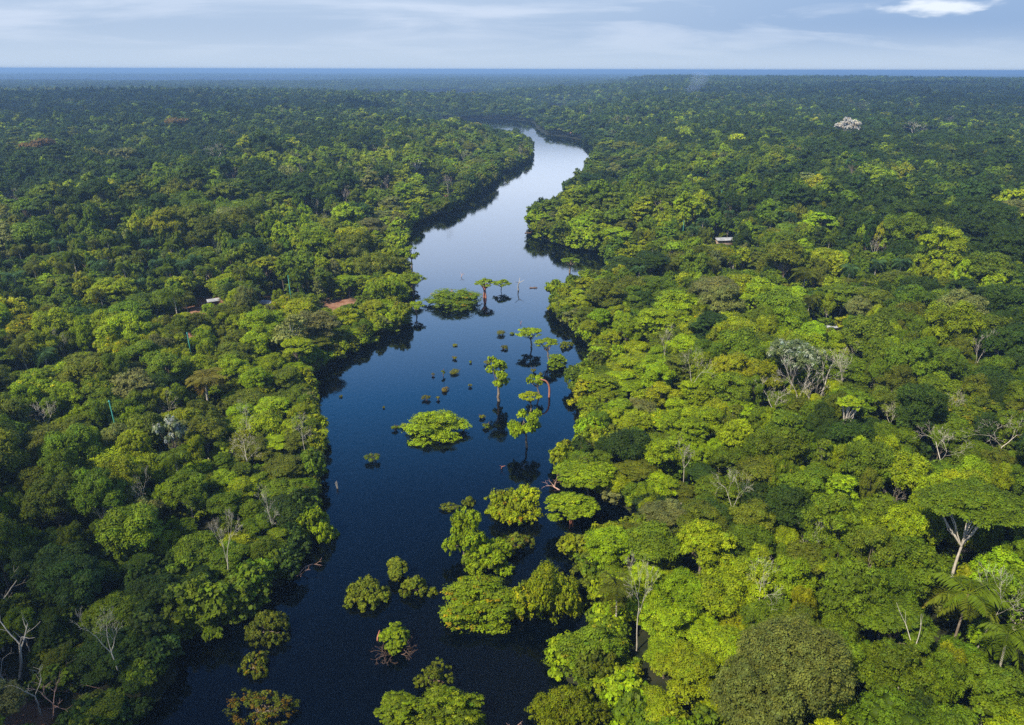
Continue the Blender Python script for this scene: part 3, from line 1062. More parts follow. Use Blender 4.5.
T('bright spreading tree left of the crooked parasol tree', (518, 326, 541, 341), C_BRIGHT, 'umbrella', base=(532, 347), seed=18, nleaf=3000, r0=.25)
T('long flat island of green bush, widest clump in the upper river', (426, 288, 480, 312), C_MID * 1.4, 'layered', base=(453, 311), seed=19, nleaf=8000, stems=5, flecks=(.04, (2.2, .9, .7)))
T('small tree on several reddish trunks beside the flat bush island', (475, 278, 494, 289), C_BRIGHT, 'umbrella', base=(485, 298), seed=20, nleaf=2500, bark=M_REDBARK, stems=4, r0=.5)
T('small spreading tree right of the one on reddish trunks', (493, 278, 511, 290), C_BRIGHT * .95, 'umbrella', base=(502, 293), seed=21, nleaf=2500, stems=3)
T('lone leaning tree off the right bank, far up the river', (561, 257, 579, 265), C_MID * 1.5, 'umbrella', base=(570, 273), seed=22, nleaf=2200, r0=.35)
T('slim tree off the left bank above the stilted trees', (405, 246, 419, 259), C_BRIGHT, 'open', base=(412, 268), seed=23, nleaf=2200, r0=.3)
T('stilted tree with wide crown at the left bank inlet', (398, 272, 425, 289), C_BRIGHT * .8, 'umbrella', base=(413, 294), seed=24, nleaf=3000, stems=4, r0=.4)
T('small flat tree at the tip of the left bank inlet', (407, 301, 425, 311), C_BRIGHT, 'umbrella', base=(417, 316), seed=25, nleaf=2200, stems=2)
T('round yellow-topped tree with brown underside, left of the flat parasol bush', (488, 485, 540, 522), C_YEL * 1.15, 'dome', base=(516, 523), seed=26, nleaf=7000, stems=3, flecks=(.05, (1.1, .6, .5)))
T('flat parasol bush with fine level sprays near the right bank', (547, 493, 596, 521), C_BRIGHT * .9, 'umbrella', base=(572, 528), seed=27, nleaf=8000, stems=5, bark=M_REDBARK, lobes_n=44)
T('upper left tree of the touching pair in mid-river', (445, 513, 486, 556), C_BRIGHT * .85, 'open', base=(463, 561), seed=28, nleaf=6500, lobes_n=20)
T('lower right tree of the touching pair in mid-river', (464, 539, 512, 575), C_BRIGHT * .9, 'dome', base=(488, 578), seed=29, nleaf=6500)
T('broad low bush with orange-tinged top, joined to the twiggy tree', (443, 577, 528, 629), C_BRIGHT * .72, 'layered', base=(487, 626), seed=31, nleaf=14000, stems=5, flecks=(.10, (1.9, 1.0, .8)), keep=.5)
T('tall yellowish tree with bare pale twigs above its crown', (514, 562, 583, 630), C_YEL * .85, 'dome', base=(550, 630), seed=32, nleaf=13000, stems=3, gap=.25, flecks=(.04, (2, 1.5, 2.5)), keep=.5)
T('green bush over a skirt of bare brown branches', (381, 624, 409, 650), C_BRIGHT * .75, 'layered', base=(394, 652), seed=33, nleaf=4500, bark=M_DARKWOOD, stems=5, r0=.3)
T('round twiggy thin-leaved bush near the photo bottom', (414, 663, 453, 695), C_OLIVE * 1.0, 'dome', base=(433, 693), seed=34, nleaf=3500, gap=.6, bark=M_DARKWOOD, stems=5, core=False)
T('small dense green bush left of the grey-patched one', (377, 697, 421, 727), C_BRIGHT * .6, 'layered', base=(400, 727), seed=35, nleaf=7000, stems=3)
T('wide green bush with a withered grey patch', (415, 690, 483, 734), C_BRIGHT * .58, 'layered', base=(450, 732), seed=36, nleaf=12000, stems=4, flecks=(.12, (2.0, 1.7, 5)))
T('bright yellow-green round tree jutting from the left bank', (299, 505, 337, 546), C_BRIGHT * .9, 'dome', base=(313, 545), seed=37, nleaf=7000)
T('domed olive-yellow tree at the photo bottom by the right bank', (530, 688, 606, 745), C_YEL * .62, 'dome', base=(567, 742), seed=38, nleaf=14000)
T('wide layered green tree reaching over the water', (547, 626, 632, 686), C_MID * 1.25, 'layered', base=(592, 682), seed=39, nleaf=16000, flecks=(.05, (2, 1.3, 1.5)))
T('flat fan-shaped tree under the bright right bank crowns', (556, 462, 612, 492), C_BRIGHT * .85, 'umbrella', base=(590, 497), seed=40, nleaf=8000, lobes_n=40)
TS = lambda *a, **k: tree_box('riverside_shrub', 'shrub', *a, group='half-drowned shrubs in the river', **k)
TS('bushy olive shrub, left one of the sparse mid-river pair', (346, 576, 390, 609), C_OLIVE * 1.25, 'shrub', base=(371, 607), seed=50, nleaf=5500, stems=6, bark=M_DARKWOOD, gap=.3, core=False, lobes_n=22)
TS('upper clump of the broken string of olive shrubs', (388, 559, 408, 575), C_OLIVE * 1.3, 'shrub', base=(398, 579), seed=51, nleaf=2500, stems=4, bark=M_DARKWOOD, gap=.3, core=False)
TS('lower clump of the broken string of olive shrubs', (401, 574, 427, 597), C_OLIVE * 1.25, 'shrub', base=(411, 598), seed=52, nleaf=2800, stems=4, bark=M_DARKWOOD, gap=.35, core=False)
TS('tiny leafy tuft at the end of the olive shrub string', (428, 587, 438, 596), C_OLIVE * 1.2, 'shrub', base=(433, 595), seed=53, nleaf=500, bark=M_DARKWOOD, core=False)
TS('drooping shrub with palm-like sprays beside the touching pair', (495, 532, 534, 556), C_OLIVE * 1.2, 'shrub', base=(514, 555), seed=54, nleaf=3500, stems=5, flecks=(.2, (1.3, .8, 1)), core=False)
TS('round tuft at the right end of the small shrub string', (462, 496, 475, 507), C_OLIVE * 1.1, 'shrub', base=(468, 506), seed=55, nleaf=900, core=False)
TS('thin trailing shrub left of the round tuft', (440, 503, 462, 512), C_OLIVE * 1.0, 'shrub', base=(452, 511), seed=56, nleaf=900, gap=.4, core=False)
TS('dull dark shrub in the shadowed water off the left bank', (247, 613, 289, 646), C_OLIVE * .75, 'shrub', base=(267, 644), seed=57, nleaf=6000, stems=5, gap=.3, core=False, lobes_n=20)
TS('small yellow-brown shrub under the dull dark one', (240, 650, 270, 678), C_OLIVE * 1.0, 'shrub', base=(255, 676), seed=58, nleaf=3500, stems=4, gap=.3, flecks=(.2, (1.5, .9, .6)), core=False)
TS('brown-tipped scattered shrub at the photo bottom off the left bank', (228, 692, 296, 730), C_OLIVE * .85, 'shrub', base=(262, 728), seed=59, nleaf=6000, stems=7, gap=.5, flecks=(.35, (1.5, .75, .7)), core=False, lobes_n=26)
TS('small olive shrub in the dark reflection off the right bank', (560, 341, 573, 349), C_OLIVE * 1.1, 'shrub', base=(566, 348), seed=60, nleaf=900, core=False)
# tufts: x, y of the foot, width, height, colour, label
TUFTS = [(373, 461, 15, 14, 'widest low tuft left of the domed mid-river tree'), (426.5, 400, 10, 8, 'rounded tuft above the domed mid-river tree'), (438, 400, 5, 6, 'small tuft right of the rounded one above the domed tree'),
         (446, 391, 9, 6, 'pinkish flat tuft up-river of the domed tree'), (443, 376, 5, 10, 'tall narrow tuft among the mid-river tufts'), (433, 376, 4, 5, 'tiny tuft left of the tall narrow tuft'),
         (456.5, 373, 13, 6, 'long low tuft right of the tall narrow tuft'), (455, 359, 6, 5, 'small round tuft above the long low tuft'), (471, 363, 4, 4, 'tiny tuft right of the small round tuft'),
         (488, 364, 9, 7, 'tuft touching the tall narrow tree on its left'), (470, 387, 5, 5, 'tiny tuft left of the tall narrow tree foot'), (482, 418, 7, 6, 'upper of two tufts left of the round-topped tree'),
         (486, 428, 8, 8, 'lower of two tufts left of the round-topped tree'), (504, 349, 8, 6, 'round tuft left of the bright spreading tree'), (501, 335, 11, 7, 'wide tuft up-river of the round tuft'),
         (533, 372, 6, 7, 'tuft at the crown of the tree by the curved stem'), (395.5, 430, 8, 8, 'tuft off the left edge of the domed tree'), (338, 488, 7, 9, 'bare grey twigs in open water off the left bank'),
         (341, 397, 4, 3, 'speck of plant off the left bank'), (384, 408, 3, 3, 'tiny speck left of the rounded tuft'), (512, 334, 5, 3, 'flat speck right of the wide tuft'), (455, 345.5, 6, 2.5, 'faint line of floating plants up-river'),
         (541, 375, 5, 4, 'small tuft under the round dull bush')]
for i, (px, py, w, h, lab) in enumerate(TUFTS):
    x, y = at(px, py, 0)
    mpp = Vector((x, y, -CAM_Z)).dot(Vector((0, math.cos(PITCH), -math.sin(PITCH)))) / FPX
    rng = np.random.default_rng(800 + i)
    R = w / 2 * mpp; Ht = max(0.3, (h * mpp - R * 0.5) * 0.95)
    if 'bare' not in lab:
        g, c, lr = crown(800 + i, 'shrub', R=R, zc=Ht * .5, Hc=Ht * .5, nleaf=int(300 + 150 * w), lsize=0.15, tuft=R * .22, core=False, lobes_n=7, gap=.5)
    r = root('river_tuft', x, y, 0, lab, 'shrub', 'small tufts rising from the river')
    colr = C_OLIVE * rng.uniform(.9, 1.4) * np.array([1.1, .95, 1.2]) * (np.array([1.25, .85, 1.3]) if 'pinkish' in lab else 1) if i % 4 else C_BRIGHT * .6
    if 'bare' not in lab:
        link('foliage', g.mesh('tuft_mesh', M_LEAF), parent=r, tint=colr)
    gs = Geo()
    for k in range(7 if w > 5 else 4):
        a = rng.uniform(0, 6.28); q = rng.uniform(.2, .9) * R
        tube(gs, np.array([[q * .4 * math.cos(a), q * .4 * math.sin(a), -.3], [q * .7 * math.cos(a), q * .7 * math.sin(a), Ht * .5], [q * math.cos(a) * 1.1, q * math.sin(a) * 1.1, Ht * rng.uniform(.8, 1.1)]]), np.array([.07, .05, .03]), 4, False)
    link('stems', gs.mesh('stems_mesh', M_DARKWOOD if 'bare' not in lab else M_DEAD), parent=r)


# bare wood in and over the water
def bare(kind, cat, label, px, py, hpx, seed, mat, levels=2, spread=.6, kids=(2, 3), lean=(0, 0), r0=.15, first=.6, group=None, z=0.0, bend=.3, up=.3, H=None):
    x, y = at(px, py, z)
    mpp = Vector((x, y, z - CAM_Z)).dot(Vector((0, math.cos(PITCH), -math.sin(PITCH)))) / FPX
    Hm = H or hpx * mpp
    g, t = branching(seed, H=Hm, r0=r0, levels=levels, spread=spread, kids=kids, lean=lean, first=first, bend=bend, up=up)
    me = g.mesh(kind + '_mesh', mat, True)
    o = link(kind, me)
    o.location = (x, y, z)
    o['label'] = label; o['category'] = cat
    if group:
        o['group'] = group
    return o, g


bare('tree_stump', 'stump', 'grey broken stump with a ragged top, upper river right of the small trees', 518.5, 290, 13, 61, M_DEAD, levels=1, spread=1.2, kids=(3, 4), r0=.28, first=.8)
bare('tree_stump', 'stump', 'red-brown broken stump alone below the tall mid-river trees', 501.5, 468, 9, 62, M_REDBARK, levels=1, kids=(2, 2), r0=.2, first=.7, lean=(.25, 0))
bare('tree_stump', 'stump', 'upright orange-brown broken post beside the skirted bush', 377, 641, 14, 63, M_REDBARK, levels=0, r0=.16, first=1.0)
bare('tree_stump', 'stump', 'tiny reddish snag in open water above the spreading tree', 521, 324, 6, 64, M_REDBARK, levels=1, kids=(2, 2), r0=.12)
bare('bare_branches', 'branches', 'forked pale twigs breaking the surface far up the river', 461, 277, 6, 65, M_DRIFT, levels=2, spread=1.5, r0=.16, lean=(.6, 0))
bare('bare_branches', 'branches', 'bare tan twigs poking in at the photo bottom edge', 515, 737, 24, 66, M_DRIFT, levels=3, spread=.8, r0=.14)
bare('bare_branches', 'branches', 'pale curved fallen branches at the left bank under the jutting tree', 297, 574, 26, 67, M_DRIFT, levels=3, spread=.9, r0=.14, lean=(.9, .1), up=.1)
bare('bare_branches', 'branches', 'low pinkish-brown driftwood tangle left of the flat fan tree', 562, 490, 18, 68, M_DRIFT, levels=3, spread=1.1, r0=.2, lean=(-2.2, 0), up=-.1)


def skirt():
    x, y = at(394, 652, 0)
    G = Geo()
    for k in range(7):
        a = [-2.6, -2.9, -1.8, -.3, .1, -.1, -2.2][k]
        g, t = branching(900 + k, H=4.2, r0=.09, levels=3, spread=.7, kids=(2, 3), lean=(1.6 * math.cos(a), 1.4 * math.sin(a) - .2), up=.05)
        for V, Fq, C in zip(g.V, g.F, g.C):
            G.V.append(V); G.F.append(Fq + G.n); G.C.append(C)
        G.n += g.n
    o = link('bare_branches', G.mesh('branches_mesh', M_DARKWOOD, True))
    o.location = (x, y, 0)
    o['label'] = 'dark purplish bare branches spreading around the green bush over the water'; o['category'] = 'branches'


skirt()


def curved_stem(label, p0, p1, bulge, r, mat, kind='tree_stump', cat='stump'):
    """stem whose foot is at pixel p0 in the water and whose top shows at pixel p1"""
    x, y = at(*p0, 0)
    mpp = Vector((x, y, -CAM_Z)).dot(Vector((0, math.cos(PITCH), -math.sin(PITCH)))) / FPX
    dx = (p1[0] - p0[0]) * mpp; hz = (p0[1] - p1[1]) * mpp / math.cos(math.atan2(CAM_Z, math.hypot(x, y)))
    k = np.linspace(0, 1, 9)
    pts = np.column_stack([dx * k + bulge * np.sin(k * math.pi), np.zeros(9), -.5 + (hz + .5) * np.sin(k * math.pi / 2)])
    g = Geo()
    tube(g, pts, np.linspace(r, r * .6, 9), 8, False)
    tube(g, np.array([pts[-1], pts[-1] + [-.5, 0.1, .2], pts[-1] + [-.9, 0, .15]]), np.array([r * .6, r * .4, r * .2]), 6)
    o = link(kind, g.mesh('stem_mesh', mat, True))
    o.location = (x, y, 0)
    o['label'] = label; o['category'] = cat


curved_stem('bare red curved stem bending over beside a small river tree', (549, 397), (542, 380), .8, .3, M_REDBARK)


def log(label, px, py, L, r, az, mat):
    x, y = at(px, py, 0)
    g = Geo(); k = np.linspace(-.5, .5, 8)
    rng = np.random.default_rng(int(px))
    pts = np.column_stack([k * L * math.cos(az), k * L * math.sin(az), r * .3 + rng.normal(0, r * .25, 8)])
    tube(g, pts, r * (1 - .5 * np.abs(k)) * rng.uniform(.85, 1.1, 8), 6)
    for q in (1, 4, 6):
        tube(g, np.array([pts[q], pts[q] + [rng.normal(0, .5), rng.normal(0, .5), r * 2.6]]), np.array([r * .35, r * .12]), 6)
    o = link('driftwood_log', g.mesh('log_mesh', mat, True))
    o.location = (x, y, 0)
    o['label'] = label; o['category'] = 'log'


log('dark floating log in the upper river near the right bank', 533.5, 288, 3.2, .3, .1, M_DARKWOOD)
log('short floating log in the wide reach by the right headland', 528, 233, 3.6, .35, .3, M_DARKWOOD)

# ------------------------------------------------------------------ landmark trees on land
LT = lambda *a, **k: tree_box('broadleaf_tree', 'tree', *a, group='broadleaf trees of the forest', **k)
LT('huge grey-green dome with an even, fine-textured crown', (742, 618, 848, 705), np.array([.105, .120, .020]), 'fine', hc=13, seed=70, nleaf=24000, lsize=.25, lobes_n=70, keep=.8)
LT('grey-green fine-textured dome, lower left of the huge grey-green one', (716, 660, 800, 740), np.array([.10, .118, .019]), 'fine', hc=11, seed=71, nleaf=20000, lsize=.25, lobes_n=60, keep=.8)
LT('wide flat parasol tree with white limbs showing under its crown', (926, 482, 1022, 530), C_MID * .95, 'umbrella', hc=17, seed=72, nleaf=22000, lsize=.3, bark=M_DEAD, r0=.24, lobes_n=60, keep=.7)
LT('white-dusted crown left of the tall bare pale trees', (772, 340, 822, 366), np.array([.10, .135, .05]), 'open', hc=15, seed=73, nleaf=8000, lobes_n=26, flecks=(.28, (2.4, 2.0, 4)))
LT('yellow-green spreading tree right of the bare pale cluster, on a pale trunk', (837, 394, 864, 411), C_BRIGHT * 1.0, 'umbrella', hc=15, seed=74, nleaf=4500, bark=M_PALEBARK, r0=.3)
LT('silver-green domed tree on a forked trunk by the left bank', (274, 316, 303, 340), C_GREY * 1.5, 'open', hc=12, seed=75, nleaf=5000, bark=M_PALEBARK, r0=.35)
LT('white-leaved crown in the left forest, upper edge of the dark hollow', (156, 418, 182, 438), np.array([.15, .18, .09]), 'open', hc=12, seed=76, nleaf=4500, flecks=(.3, (1.8, 1.6, 3)))
LT('tall whitish cloud-like crown standing over the far right forest', (837, 118, 860, 129), np.array([.42, .40, .38]), 'dome', hc=24, seed=77, nleaf=3500, lsize=.9, bark=M_DEAD, r0=.5)
LT('brilliant yellow crown amid dark trees far on the right', (729, 134, 745, 141), C_YEL * 1.7, 'dome', hc=19, seed=78, nleaf=2500, lsize=.9)
LT('brilliant lime crown just below the metal roofed hut', (664, 241, 683, 252), np.array([.19, .30, .012]), 'dome', hc=13, seed=79, nleaf=3500, lsize=.5)
LT('light green tree with a bare white stem, by the far left bank', (404, 152, 427, 168), C_MID * 1.6, 'umbrella', hc=19, seed=80, nleaf=3500, lsize=.6, bark=M_PALEBARK, r0=.5)
LT('rust-orange crown at the far left of the dark hillside', (22, 139, 50, 148), np.array([.14, .085, .02]), 'dome', hc=19, seed=81, nleaf=3500, lsize=.9)
LT('rusty orange crown high on the left hillside', (165, 118, 186, 124), np.array([.15, .10, .02]), 'dome', hc=20, seed=82, nleaf=2500, lsize=1.1)
LT('pale grey-green wide crown mid-slope of the left hill', (110, 148, 138, 159), C_GREY * .8, 'dome', hc=20, seed=83, nleaf=3500, lsize=.9)
LT('big pale olive round tree near the left bank inlets', (330, 234, 372, 262), C_OLIVE * 1.25, 'dome', hc=11, seed=84, nleaf=7000, lsize=.45)
LT('rounded bright tree above the stilted trees of the left bank', (368, 276, 408, 304), C_BRIGHT * .8, 'dome', hc=6, seed=85, nleaf=7000, lsize=.4)
LT('pale dusty domed tree, second row above the left inlet', (352, 252, 398, 278), C_OLIVE * 1.3, 'dome', hc=8, seed=86, nleaf=7000, lsize=.4, flecks=(.06, (1.8, 1.4, 3)))

# bare pale trees: x, y of the visible top, tree height, prototype, width factor, tone, label
DEADS = [
    (781, 374, 15, 1, 1.0, .85, 'leaning bare tree, leftmost of the pale bare cluster'), (808, 360, 17, 0, 1.1, .75, 'brownish bare tree second from left in the pale cluster'),
    (820, 357, 17, 2, .8, 1.0, 'white slender bare tree third from left in the pale cluster'), (833, 347, 17, 3, 1.2, .95, 'broad dense-twigged bare tree topping the pale cluster'),
    (850, 352, 14, 0, .8, .7, 'faded bare tree at the right end of the pale cluster'), (858, 328, 14, 2, .7, 1.0, 'white bare stems up-slope of the pale cluster'),
    (896, 391, 13, 1, .7, .9, 'small bare tree alone right of the yellow-green spreading one'), (946, 424, 13, 3, 1.3, 1.0, 'twisted white bare branches, left of the bare pair by the photo edge'),
    (1006, 415, 13, 3, 1.3, 1.0, 'twisted white bare branches, right of the bare pair by the photo edge'), (36, 388, 15, 1, 1.0, .95, 'bleached bare tree in the shaded left forest'),
    (160, 378, 14, 2, .8, .9, 'small white bare tree over the left forest hollow'), (242, 432, 12, 3, 1.1, .75, 'grey twiggy leafless tree inland of the left bank'),
    (316, 196, 17, 0, .6, .8, 'tall slim bare trunk, left of two above the left bank'), (322, 200, 17, 2, .6, .85, 'tall slim bare trunk, right of two above the left bank'),
    (372, 139, 19, 2, .8, .9, 'bare white tree on the middle left hillside'), (386, 176, 15, 0, .8, .85, 'bare tree between hillside and far left bank'),
    (213, 142, 21, 3, 1.5, .8, 'large grey leafless crown on the left hillside'), (228, 163, 18, 1, .9, .8, 'small grey leafless tree below the large leafless crown'),
    (915, 120, 24, 3, 1.8, .6, 'wide brown-grey leafless crown on the far right'), (863, 100, 24, 3, 1.0, .9, 'pale leafless tree near the skyline on the right'),
    (951, 112, 22, 1, 1.0, .8, 'grey leafless tree on the right skyline slope'), (8, 180, 19, 2, 1.0, .9, 'tall white-trunked tree at the left edge of the dark hillside'),
    (463, 150, 16, 0, .8, .9, 'pale leafless tree on the far left headland'), (566, 100, 18, 2, .9, .9, 'pale bare tree above the far bend'), (590, 108, 18, 0, .9, .8, 'greyish bare tree right of the far bend'),
    (878, 232, 15, 1, .8, .9, 'small bare white tree mid right forest'), (733, 250, 13, 2, .7, .9, 'white bare twigs just below the metal roofed hut'),
]
MARKS = []
for i, (px, py, Hm, k, wf, tone, lab) in enumerate(DEADS):
    x, y, gz = ground_at_px(px, py, Hm)
    s = Hm / 13.5
    r = root('dead_tree', x, y, gz, lab, 'dead tree', 'leafless trees in the forest', rz=i * 1.7, s=(s * wf, s * wf, s))
    me = PR[f'dead{k}'][1]
    c = bpy.data.objects.new('trunk', me); COL.objects.link(c); c.parent = r
    TAKEN.append((x, y, 2.0)); SEEN.append((x, y, gz + Hm * .5, 2.5 * s * wf))


# white forked tree and fallen wood at the bottom left
def big_dead(label, px, py, H, seed, lean, mat=M_DEAD, r0=.22, levels=3, spread=.75, z=1.0, rz=0.0, **kw):
    x, y = at(px, py, z)
    g, t = branching(seed, H=H, r0=r0, levels=levels, spread=spread, lean=lean, kids=(2, 3), **kw)
    r = root('dead_tree', x, y, z, label, 'dead tree', 'leafless trees in the forest', rz=rz)
    link('trunk', g.mesh('trunk_mesh', mat, True), parent=r)
    TAKEN.append((x, y, 3.0)); SEEN.append((x, y, z + H * .22, 3.5))


big_dead('tall white forked dead tree at the bottom left clearing', 19, 676, 15.0, 912, (.10, 0), first=.42, levels=2, r0=.24, spread=.8)
big_dead('bleached broken tree with level branches at the left photo edge', 6, 618, 9.0, 917, (.1, 0), levels=3, spread=1.2)
big_dead('grey dead tree with drooping twigs in the bottom left tangle', 40, 712, 8.5, 931, (.15, 0), r0=.15)
big_dead('pale dead tree leaning right in the bottom left tangle', 52, 716, 7.5, 935, (.5, 0), r0=.14, mat=M_DRIFT)
for k, (px, py, lx, ly, lab) in enumerate([(12, 690, -.9, .6, 'fallen pale branch at the left of the bare bank'), (30, 706, 1.6, .3, 'fallen brown branch crossing the bare bank'), (45, 700, -1.2, -.2, 'fallen grey branch under the dead tangle'),
                                           (62, 690, 1.4, -.3, 'fallen pinkish branch beside the leafy bank edge')]):
    bare('bare_branches', 'branches', lab, px, py, 20, 940 + k, [M_DEAD, M_DARKWOOD, M_DRIFT, M_DRIFT][k], levels=3, spread=.8, lean=(lx, ly), r0=.13, z=.6, up=.0, H=6.5)
bare('dead_tree', 'dead tree', 'broken white snag upright among the lower right crowns', 914, 678, 40, 955, M_DEAD, levels=2, spread=.35, kids=(2, 2), r0=.17, first=.62, z=6.0, H=9, bend=.12, lean=(-.05, 0))

# ------------------------------------------------------------------ palms
PALMPX = [(970, 592, 12, 1.35, 'large arching palm with golden-edged fronds under the parasol tree'), (806, 272, 11, 1.35, 'big dark star-shaped palm in the middle of the right forest'), (203, 378, 10, 1.4, 'broad palm with yellow fronds in the left forest'),
          (173, 292, 15, 1.1, 'tall palm on a pinkish trunk over the left clearing'), (186, 298, 10, 1.1, 'dark palm in the middle of the left clearing')]
rngp = np.random.default_rng(5)
for px, py in [(20, 250), (38, 246), (57, 240), (74, 252), (92, 244), (108, 238), (121, 247), (140, 254), (155, 262), (168, 270), (180, 262), (196, 258), (205, 268), (220, 262), (236, 270), (98, 262), (60, 266), (32, 268), (12, 276), (126, 266),
               (150, 243), (172, 244), (192, 240), (70, 228), (110, 222), (42, 288), (100, 290), (133, 282), (640, 268), (668, 262), (690, 230), (705, 222), (730, 212), (752, 206), (770, 220), (790, 214), (690, 282), (715, 262), (735, 258),
               (850, 268), (866, 274), (880, 262), (905, 258), (20, 345), (45, 352), (830, 236), (760, 236), (640, 232), (655, 244), (810, 300), (620, 590), (1010, 640), (175, 455)]:
    PALMPX.append((px + rngp.normal(0, 2), py + rngp.normal(0, 1.5), rngp.uniform(9.5, 13.5), rngp.uniform(.8, 1.05), None))
PALM_TODO = []
for i, (px, py, Hm, s, lab) in enumerate(PALMPX):
    x, y, gz = ground_at_px(px, py, Hm)
    TAKEN.append((x, y, 2.3 * s if lab is None else 3.6 * s)); SEEN.append((x, y, gz + Hm * (.8 if lab is None else .6), 2.8 * s))
    PALM_TODO.append([x, y, gz, Hm, s, lab, px, py, i])

# ------------------------------------------------------------------ huts and poles
M_TIN = noisy_material('corrugated_metal', (0.16, 0.17, 0.19), (0.34, 0.35, 0.38), 0.9, rough=0.45, spec=.5, bump=.1)
M_WALLW = noisy_material('weathered_boards', (0.14, 0.10, 0.07), (0.26, 0.20, 0.15), 4.0, stretch=(6, 6, .4))
M_DOOR = noisy_material('dark_opening_panel', (0.02, 0.02, 0.02), (0.04, 0.035, 0.03), 2)  # near-black panels stand in for the unlit inside; the wall is solid
M_TEAL = noisy_material('teal_paint', (0.05, 0.26, 0.22), (0.09, 0.36, 0.31), 2.5, rough=.5)
M_CLAY = noisy_material('reddish_clay', (0.28, 0.12, 0.09), (0.42, 0.24, 0.19), .6)


def boxq(g, x0, x1, y0, y1, z0, z1):
    V = np.array([(x, y, z) for z in (z0, z1) for x, y in ((x0, y0), (x1, y0), (x1, y1), (x0, y1))], float)
    g.add(V, np.array([[3, 2, 1, 0], [4, 5, 6, 7], [0, 1, 5, 4], [1, 2, 6, 5], [2, 3, 7, 6], [3, 0, 4, 7]]))


def hut(label, px, py, L, D, Hh, rz, pitch=.28, hz=None):
    x, y, gz = ground_at_px(px, py, Hh)
    r = root('wooden_hut', x, y, gz, label, 'hut', None, rz=rz)
    g = Geo()
    boxq(g, -L / 2, L / 2, -D / 2, D / 2, -.6, Hh - .12)
    w = link('wall', g.mesh('wall_mesh', M_WALLW), parent=r)
    for dx in (-L * .25, L * .22):
        g = Geo(); boxq(g, dx - .45, dx + .45, -D / 2 - .03, -D / 2 - .005, .05 if dx < 0 else 1.0, 2.0)
        link('door' if dx < 0 else 'window', g.mesh('opening_panel_mesh', M_DOOR), parent=r)
    g = Geo()
    n = int(L / .35)
    xs = np.linspace(-L / 2 - .5, L / 2 + .5, n * 2 + 1)
    zz = np.where(np.arange(len(xs)) % 2, .05, 0)
    for sgn in (-1, 1):
        e = D / 2 + .6
        top = np.column_stack([xs, np.zeros_like(xs), Hh + pitch * e + zz - (0.0 if sgn < 0 else .002)])
        bot = np.column_stack([xs, np.full_like(xs, sgn * e), Hh + zz])
        m = len(xs); k = np.arange(m - 1)
        V = np.vstack([top, bot, top - [0, 0, .06], bot - [0, 0, .06]])
        F = np.column_stack([k, k + 1, m + k + 1, m + k]); F2 = np.column_stack([2 * m + k, 3 * m + k, 3 * m + k + 1, 2 * m + k + 1])
        F3 = np.column_stack([m + k, m + k + 1, 3 * m + k + 1, 3 * m + k])
        g.add(V, np.vstack([F, F2, F3]))
    link('roof', g.mesh('roof_mesh', M_TIN), parent=r)
    TAKEN.append((x, y, max(L, D) * .75))
    SEEN.append((x, y, gz + Hh * (.6 if L > 6 else .95), L * .5))
    return r


hut('long metal-roofed hut alone in the right forest', 724, 239, 8.2, 5.2, 4.5, .15, pitch=.22)
hut('small metal-roofed hut in the right end of the left clearing', 267, 302, 3.6, 3.0, 2.6, -.3)
hut('pale-roofed shack in the middle of the left clearing', 213, 300, 3.2, 2.6, 2.4, .5)
hut('low flat-roofed shed up-slope of the pale bare tree cluster', 833, 326, 4.6, 2.6, 3.2, .1, pitch=.1)

POLES = [(109, 401, 423, 'teal pole in the left forest, nearest of three there'), (187, 333, 345, 'teal pole down-slope of the left clearing'), (288, 276, 291, 'teal pole up-slope at the right end of the left clearing'),
         (722, 190, 206, 'tall teal pole up-slope of the long metal-roofed hut'), (706, 166, 175, 'distant teal pole at the right, farthest of all'), (684, 221, 229, 'short teal pole left of the long metal-roofed hut')]
for px, y0, y1, lab in POLES:
    Hp = 13.0
    x, y, gz = ground_at_px(px, y0, Hp)
    r = root('pole', x, y, gz, lab, 'pole', 'teal poles among the trees')
    g = Geo(); tube(g, np.array([[0, 0, -.5], [0, 0, Hp * .5], [0, 0, Hp]]), np.array([.15, .13, .11]), 10, False)
    link('shaft', g.mesh('shaft_mesh', M_TEAL), parent=r)
    g = Geo(); tube(g, np.array([[0, 0, Hp], [0, 0, Hp + .12], [0, 0, Hp + .25]]), np.array([.15, .13, .05]), 10, False)
    boxq(g, -.16, .16, -.16, .16, Hp - .1, Hp + .02)
    link('cap', g.mesh('cap_mesh', M_TEAL), parent=r)
    TAKEN.append((x, y, 1.5)); SEEN.append((x, y, gz + Hp - (y1 - y0) * y / FPX * 1.0, 1.2))


def clay_bank(label_name, px, py, L, D, Hh):
    x, y = at(px, py, .5)
    n, m = 24, 10
    g = Geo()
    u, v = np.meshgrid(np.linspace(-1, 1, n), np.linspace(-1, 1, m), indexing='ij')
    k = np.clip(1 - (u ** 2 + v ** 2) ** .9, 0, 1)
    z = Hh * k ** .5 * (0.8 + .4 * vnoise(u * 5 + 9, v * 5 + 9, 2)) - .3
    V = np.column_stack([u.ravel() * L / 2, v.ravel() * D / 2, z.ravel()])
    i = np.arange(n - 1)[:, None]; j = np.arange(m - 1)[None, :]
    F = np.stack([i * m + j, (i + 1) * m + j, (i + 1) * m + j + 1, i * m + j + 1], -1).reshape(-1, 4)
    g.add(V, F)
    o = link(label_name, g.mesh('clay_mesh', M_CLAY, True), kind='structure')
    o.location = (x, y, 0)
    TAKEN.append((x, y, L * .35))


clay_bank('clay_bank', 448, 190.5, 16, 14, 1.8)
clay_bank('clay_bank', 576, 133.5, 26, 20, 5.0)
clay_bank('clay_bank', 436, 189.0, 10, 8, 1.6)

